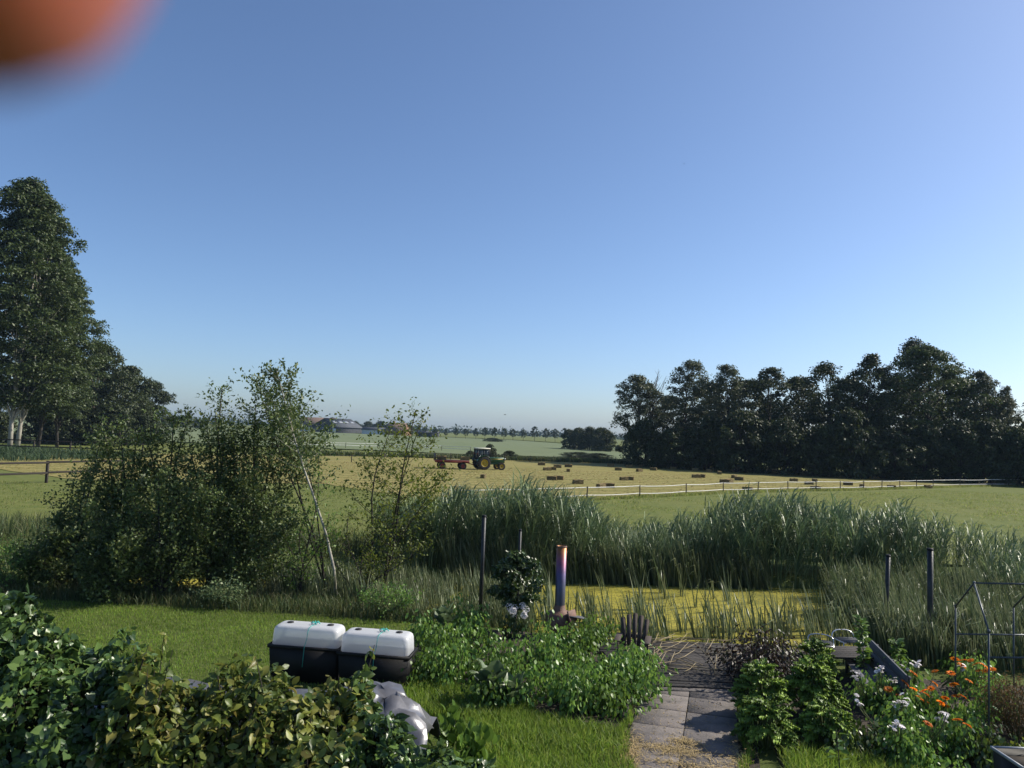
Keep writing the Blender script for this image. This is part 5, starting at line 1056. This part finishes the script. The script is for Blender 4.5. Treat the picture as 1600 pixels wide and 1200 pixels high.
def adirondack(label, base, rz):
    t = thing('garden_chair', label, 'chair', base, rz, 'slatted garden chairs by the pond')
    for k in range(5):
        a = (k - 2) * .05; h = [.72,.80,.84,.80,.72][k]; m_ = MB(); w = .056; V = []
        for y in (-.011, .011):
            V += [(-w * .85, y, 0), (w * .85, y, 0), (w * 1.1, y, h - .04), (w * .75, y, h), (-w * .75, y, h), (-w * 1.1, y, h - .04)]
        m_.add(V, [(0,5,4,3,2,1),(6,7,8,9,10,11),(0,1,7,6),(1,2,8,7),(2,3,9,8),(3,4,10,9),(4,5,11,10),(5,0,6,11)]); o = m_.build('back_slat', M['chairwood'], t)
        o.matrix_local = Matrix.Translation(((k - 2) * .116, .22, .28)) @ Matrix.Rotation(-.42, 4, 'X') @ Matrix.Rotation(a, 4, 'Y')
    for k in range(5):
        m_ = MB(); bev_box(m_, -.27,.27,-.045,.045,-.011,.011,.004); o = m_.build('seat_slat', M['chairwood'], t); o.location = (0, .18 - k * .105, .30 + k * .025); o.rotation_euler = (-.22, 0, 0)
    for s in (-1, 1):
        m_ = MB(); bev_box(m_, -.075,.075,-.40,.34,0,.024,.006); o = m_.build('armrest', M['chairwood'], t); o.location = (s * .36, 0, .55)
        m_ = MB(); bev_box(m_, -.045,.045,-.012,.012,0,.548,.004); o = m_.build('leg', M['chairwood'], t); o.location = (s * .33, -.30, 0); o.rotation_euler = (0, 0, 1.57)
        m_ = MB(); m_.add([(-.012,-.38,.30),(.012,-.38,.30),(.012,.52,.0),(-.012,.52,0),(-.012,-.38,.42),(.012,-.38,.42),(.012,.52,.10),(-.012,.52,.10)], BOX_F); o = m_.build('side_rail', M['chairwood'], t); o.location = (s * .29, 0, -.0)
        m_ = MB(); bev_box(m_, -.03,.03,-.012,.012,0,.55,.004); o = m_.build('arm_support', M['chairwood'], t); o.location = (s * .33, .28, 0)
    m_ = MB(); bev_box(m_, -.33,.33,-.012,.012,-.04,.04,.004); o = m_.build('back_rail', M['chairwood'], t); o.location = (0, .36, .53)
    return t
b = G(988,1040); adirondack('dark slatted wooden garden chair standing at the water edge', (b[0], b[1], .08), math.radians(-14)).scale = (.82,) * 3
# table, bench board, metal chairs
b = G(1345,1062); tz = .62
TB = thing('garden_table', 'weathered wooden plank table behind the kale', 'table', (b[0], b[1] + .4, 0), math.radians(4))
for k in range(6):
    m_ = MB(); bev_box(m_, -.75,.62,-.062,.062,0,.035,.005); o = m_.build('plank', M['plank'], TB); o.location = (0, -.36 + k * .135, .40)
for x in (-.6,.5):
    m_ = MB(); bev_box(m_, x - .04,x + .04,-.38,.38,.31,.398,.006); m_.build('cross_beam', M['plank'], TB)
    for y in (-.32,.32): m_ = MB(); bev_box(m_, x - .035,x + .035,y - .035,y + .035,0,.309,.005); m_.build('leg', M['plank'], TB)
BB = thing('bench', 'long blue grey plank bench running away beside the table', 'bench', (6.98, 14.55, 0), math.radians(-102))
BB.scale = (1, 1, .84)
for k in range(3):
    m_ = MB(); bev_box(m_, -1.2,1.2,-.02,.02,0,.175,.005); o = m_.build('back_board', M['bluewood'], BB); o.location = (0, .20 + k * .03, .24 + k * .19); o.rotation_euler = (-.16, 0, 0)
for k in range(3):
    m_ = MB(); bev_box(m_, -1.2,1.2,-.065,.065,0,.03,.005); o = m_.build('seat_board', M['bluewood'], BB); o.location = (0, -.22 + k * .14, .34)
for x in (-1.05,0,1.05):
    for y in (-.2,.12): m_ = MB(); bev_box(m_, x - .03,x + .03,y - .03,y + .03,0,.338,.004); m_.build('leg', M['bluewood'], BB)
    m_ = MB(); bev_box(m_, x - .03,x + .03,.23,.27,0,.78,.004); o = m_.build('back_post', M['bluewood'], BB); o.rotation_euler = (-.16, 0, 0)
def hoop_chair(label, base, rz, h):
    t = thing('metal_chair', label, 'chair', base, rz, 'metal hoop chairs at the table'); m_ = MB(); pts = [(-.25,.2,0)] + [(-.25 * math.cos(a), .2 + .06 * math.sin(a), .45 + (h - .45) * math.sin(a) ** .6) for a in np.linspace(0.02, math.pi - .02, 18)] + [(.25,.2,0)]; tube(m_, pts, .014, 7); m_.build('back_hoop', M['brush'], t, True)
    m_ = MB()
    for y in (-.2,): tube(m_, [(-.23,y,0),(-.23,y,.44),(.23,y,.44),(.23,y,0)], .013, 6)
    tube(m_, [(-.25,.2,.44),(-.23,-.2,.44)], .013, 6); tube(m_, [(.25,.2,.44),(.23,-.2,.44)], .013, 6); m_.build('frame', M['brush'], t)
    for k in range(5): m_ = MB(); bev_box(m_, -.22,.22,-.03,.03,0,.012,.003); o = m_.build('seat_slat', M['steel'], t); o.location = (0, -.17 + k * .085, .445)
    for x in (-.12, 0, .12): m_ = MB(); tube(m_, [(x,.2,.46),(x,.25,h - .05 - abs(x) * .25)], .007, 5); m_.build('back_bar', M['steel'], t)
    return t
b = G(1335,1040); hoop_chair('metal chair with round hoop back behind the table', (b[0], b[1] + .3, 0), math.radians(8), .60)
b = G(1292,1045); hoop_chair('metal chair with low hoop back, left of the other', (b[0], b[1] + .3, 0), math.radians(-20), .56)
# greenhouse frame without cover
FR = thing('greenhouse_frame', 'bare metal tube greenhouse frame at the right picture edge', 'frame')
n0 = G(1543,1180); e0 = A(1545,988,n0[1]); f1 = A(1493,946,n0[1] + 1.75); ap = A(1522,911,n0[1] + .9); rd = nrm(np.array([1.0, .10, 0])); Lr = 2.2; ze = (e0[2] + f1[2]) / 2
e0[2] = f1[2] = ze; base_n, base_f = np.array([e0[0], e0[1], 0]), np.array([f1[0], f1[1], 0])
def bar(name, p, q, r_=.014):
    m_ = MB(); tube(m_, [p, q], r_, 8); return m_.build(name, M['ghframe'], FR)
for k in range(3):
    o_ = rd * Lr * k / 2
    bar('leg', base_n + o_, e0 + o_); bar('leg', base_f + o_, f1 + o_); bar('rafter', e0 + o_, ap + o_); bar('rafter', f1 + o_, ap + o_)
bar('ridge_bar', ap, ap + rd * Lr); bar('side_bar', e0 - [0, 0, .39], e0 - [0, 0, .39] + rd * Lr); bar('side_bar', f1 - [0, 0, .48], f1 - [0, 0, .48] + rd * Lr)
for p in (ap, e0, f1):
    m_ = MB(); lathe(m_, [(.001,-.025),(.02,-.025),(.022,0),(.02,.025),(.001,.025)], 10); o = m_.build('joint', M['ghframe'], FR); o.location = tuple(p)
# dark planter tub bottom right
b = A(1580,1186,9.0); TU = thing('planter_tub', 'dark planter tub with pale rim in the lower right corner', 'planter', (b[0] + .34, 9.1, 0))
hb = b[2] - .03; m_ = MB(); w = .30; m_.add([(-w*.85,-.26,0),(w*.85,-.26,0),(w*.85,.26,0),(-w*.85,.26,0),(-w,-.3,hb),(w,-.3,hb),(w,.3,hb),(-w,.3,hb),(-w + .03,-.27,hb),(w - .03,-.27,hb),(w - .03,.27,hb),(-w + .03,.27,hb),(-w + .04,-.26,hb - .12),(w - .04,-.26,hb - .12),(w - .04,.26,hb - .12),(-w + .04,.26,hb - .12)],
   [(0,3,2,1),(0,1,5,4),(1,2,6,5),(2,3,7,6),(3,0,4,7),(4,5,9,8),(5,6,10,9),(6,7,11,10),(7,4,8,11),(8,9,13,12),(9,10,14,13),(10,11,15,14),(11,8,12,15)]); m_.build('tub', M['black_pl'], TU)
m_ = MB()
for a, b_, c, d in ((-w - .02,w + .02,-.32,-.301),(-w - .02,w + .02,.301,.32),(-w - .02,-w - .001,-.3,.3),(w + .001,w + .02,-.3,.3)): box(m_, a, b_, c, d, hb - .02, hb + .012)
m_.build('rim', M['skylight'], TU)
m_ = MB(); box(m_, -w + .045, w - .045, -.255, .255, hb - .25, hb - .07); m_.build('potting_soil', M['soil'], TU)

# ---------------------------------------------------------------- birds
def bird(label, p, span, rz):
    t = thing('bird', label, 'bird', p, rz); m_ = MB(); lathe(m_, [(.001,-.28),(.03,-.2),(.065,-.02),(.06,.1),(.045,.16),(.04,.2),(.001,.26)], 8, 'x'); 
    m_.add([(-.26,-.02,0),(-.26,.02,0),(-.44,.08,.01),(-.44,-.08,.01)], [(0,1,2,3)]); m_.build('body', M['dark'], t)
    for s in (-1, 1): m_ = MB(); m_.add([(.10,s * .04,.02),(-.08,s * .04,.02),(-.06,s * .30,.16),(.12,s * .30,.17),(-.10,s * .62,.10),(.0,s * .62,.11)], [(0,1,2,3),(3,2,4,5)]); m_.build('wing', M['dark'], t)
    t.scale = (span,) * 3
bird('small dark bird flying low above the far avenue', A(789,648,62), .32, .6)
bird('tiny dark bird high in the blue sky', A(1069,256,75), .22, 2.0)

# ---------------------------------------------------------------- the photographer's hand, finger over the lens corner
def hand():
    # camera-side coordinates in cm (x right, y up, z towards the photographer), skinned skeleton
    tip = np.array([-.95, 1.59, -2.35]); ax = nrm(np.array([-.93, .28, .22]))
    J = [tip, tip + ax * .75, tip + ax * 2.4, tip + ax * 4.6 + [0, .3, .2], tip + ax * 8.2 + [0, .1, 1.4]]
    V = [J[4]]; Rr = [1.05]; E = []
    def chain(start, pts, rs):
        prev = start
        for p, r_ in zip(pts, rs): V.append(np.array(p)); Rr.append(r_); E.append((prev, len(V) - 1)); prev = len(V) - 1
        return prev
    chain(0, [J[3], (J[3] + J[2]) / 2, J[2], J[1], J[0] + ax * .1], [1.08, .98, 1.06, 1.05, .86])
    k0 = J[4]; palm = k0 + np.array([-4.5, -2.4, 2.2]); w = chain(0, [k0 + np.array([-2.2, -1.2, 1.1]), palm, palm + np.array([-3.5, -2.2, 1.2]), palm + np.array([-9, -6.5, 3])], [1.6, 2.0, 2.2, 2.4])
    for q, (o1, ln) in enumerate([((-.6, 2.0, -.3), 1.0), ((-1.6, 3.8, -.4), .95), ((-2.8, 5.4, -.2), .8)]):
        s = k0 + np.array(o1); chain(1 + 4 + 1, [s, s + np.array([2.4, .8, -2.2]) * ln, s + np.array([1.6, .4, -4.0]) * ln, s + np.array([-.3, -.2, -4.4]) * ln], [1.0, .85, .75, .6])
    s = palm + np.array([1.5, -2.2, .8]); chain(7, [s, s + np.array([2.6, -1.2, -.4]), s + np.array([4.6, -1.6, -1.4])], [1.2, 1.0, .8])
    me = bpy.data.meshes.new('hand'); me.from_pydata([tuple(v) for v in V], E, []); me.update(); me.materials.append(M['skin'])
    o = link('person', me); sk = o.modifiers.new('skin', 'SKIN'); sk.use_smooth_shade = True
    if not me.skin_vertices:
        bpy.context.view_layer.objects.active = o
    for sv, r_ in zip(me.skin_vertices[0].data, Rr): sv.radius = (r_, r_)
    me.skin_vertices[0].data[0].use_root = True
    sb = o.modifiers.new('round', 'SUBSURF'); sb.levels = 2; sb.render_levels = 2
    o.matrix_world = cam.matrix_world @ Matrix.Scale(.01, 4)
    tag(o, 'blurred fingertip of the photographer over the upper left corner', 'finger')
hand()

# ---------------------------------------------------------------- air
hz = MB(); box(hz, -2650, 2650, -70, 2650, -2.0, 40); hm = bpy.data.materials.new('haze_air'); hm.use_nodes = True; hn = hm.node_tree
hn.nodes.remove(hn.nodes['Principled BSDF']); pv = hn.nodes.new('ShaderNodeVolumePrincipled'); pv.inputs['Color'].default_value = (.50, .72, 1, 1); pv.inputs['Density'].default_value = HAZE
hn.links.new(pv.outputs[0], hn.nodes['Material Output'].inputs['Volume']); tag(hz.build('haze', hm), 'thin bluish summer haze over the fields', 'haze', kind='stuff')
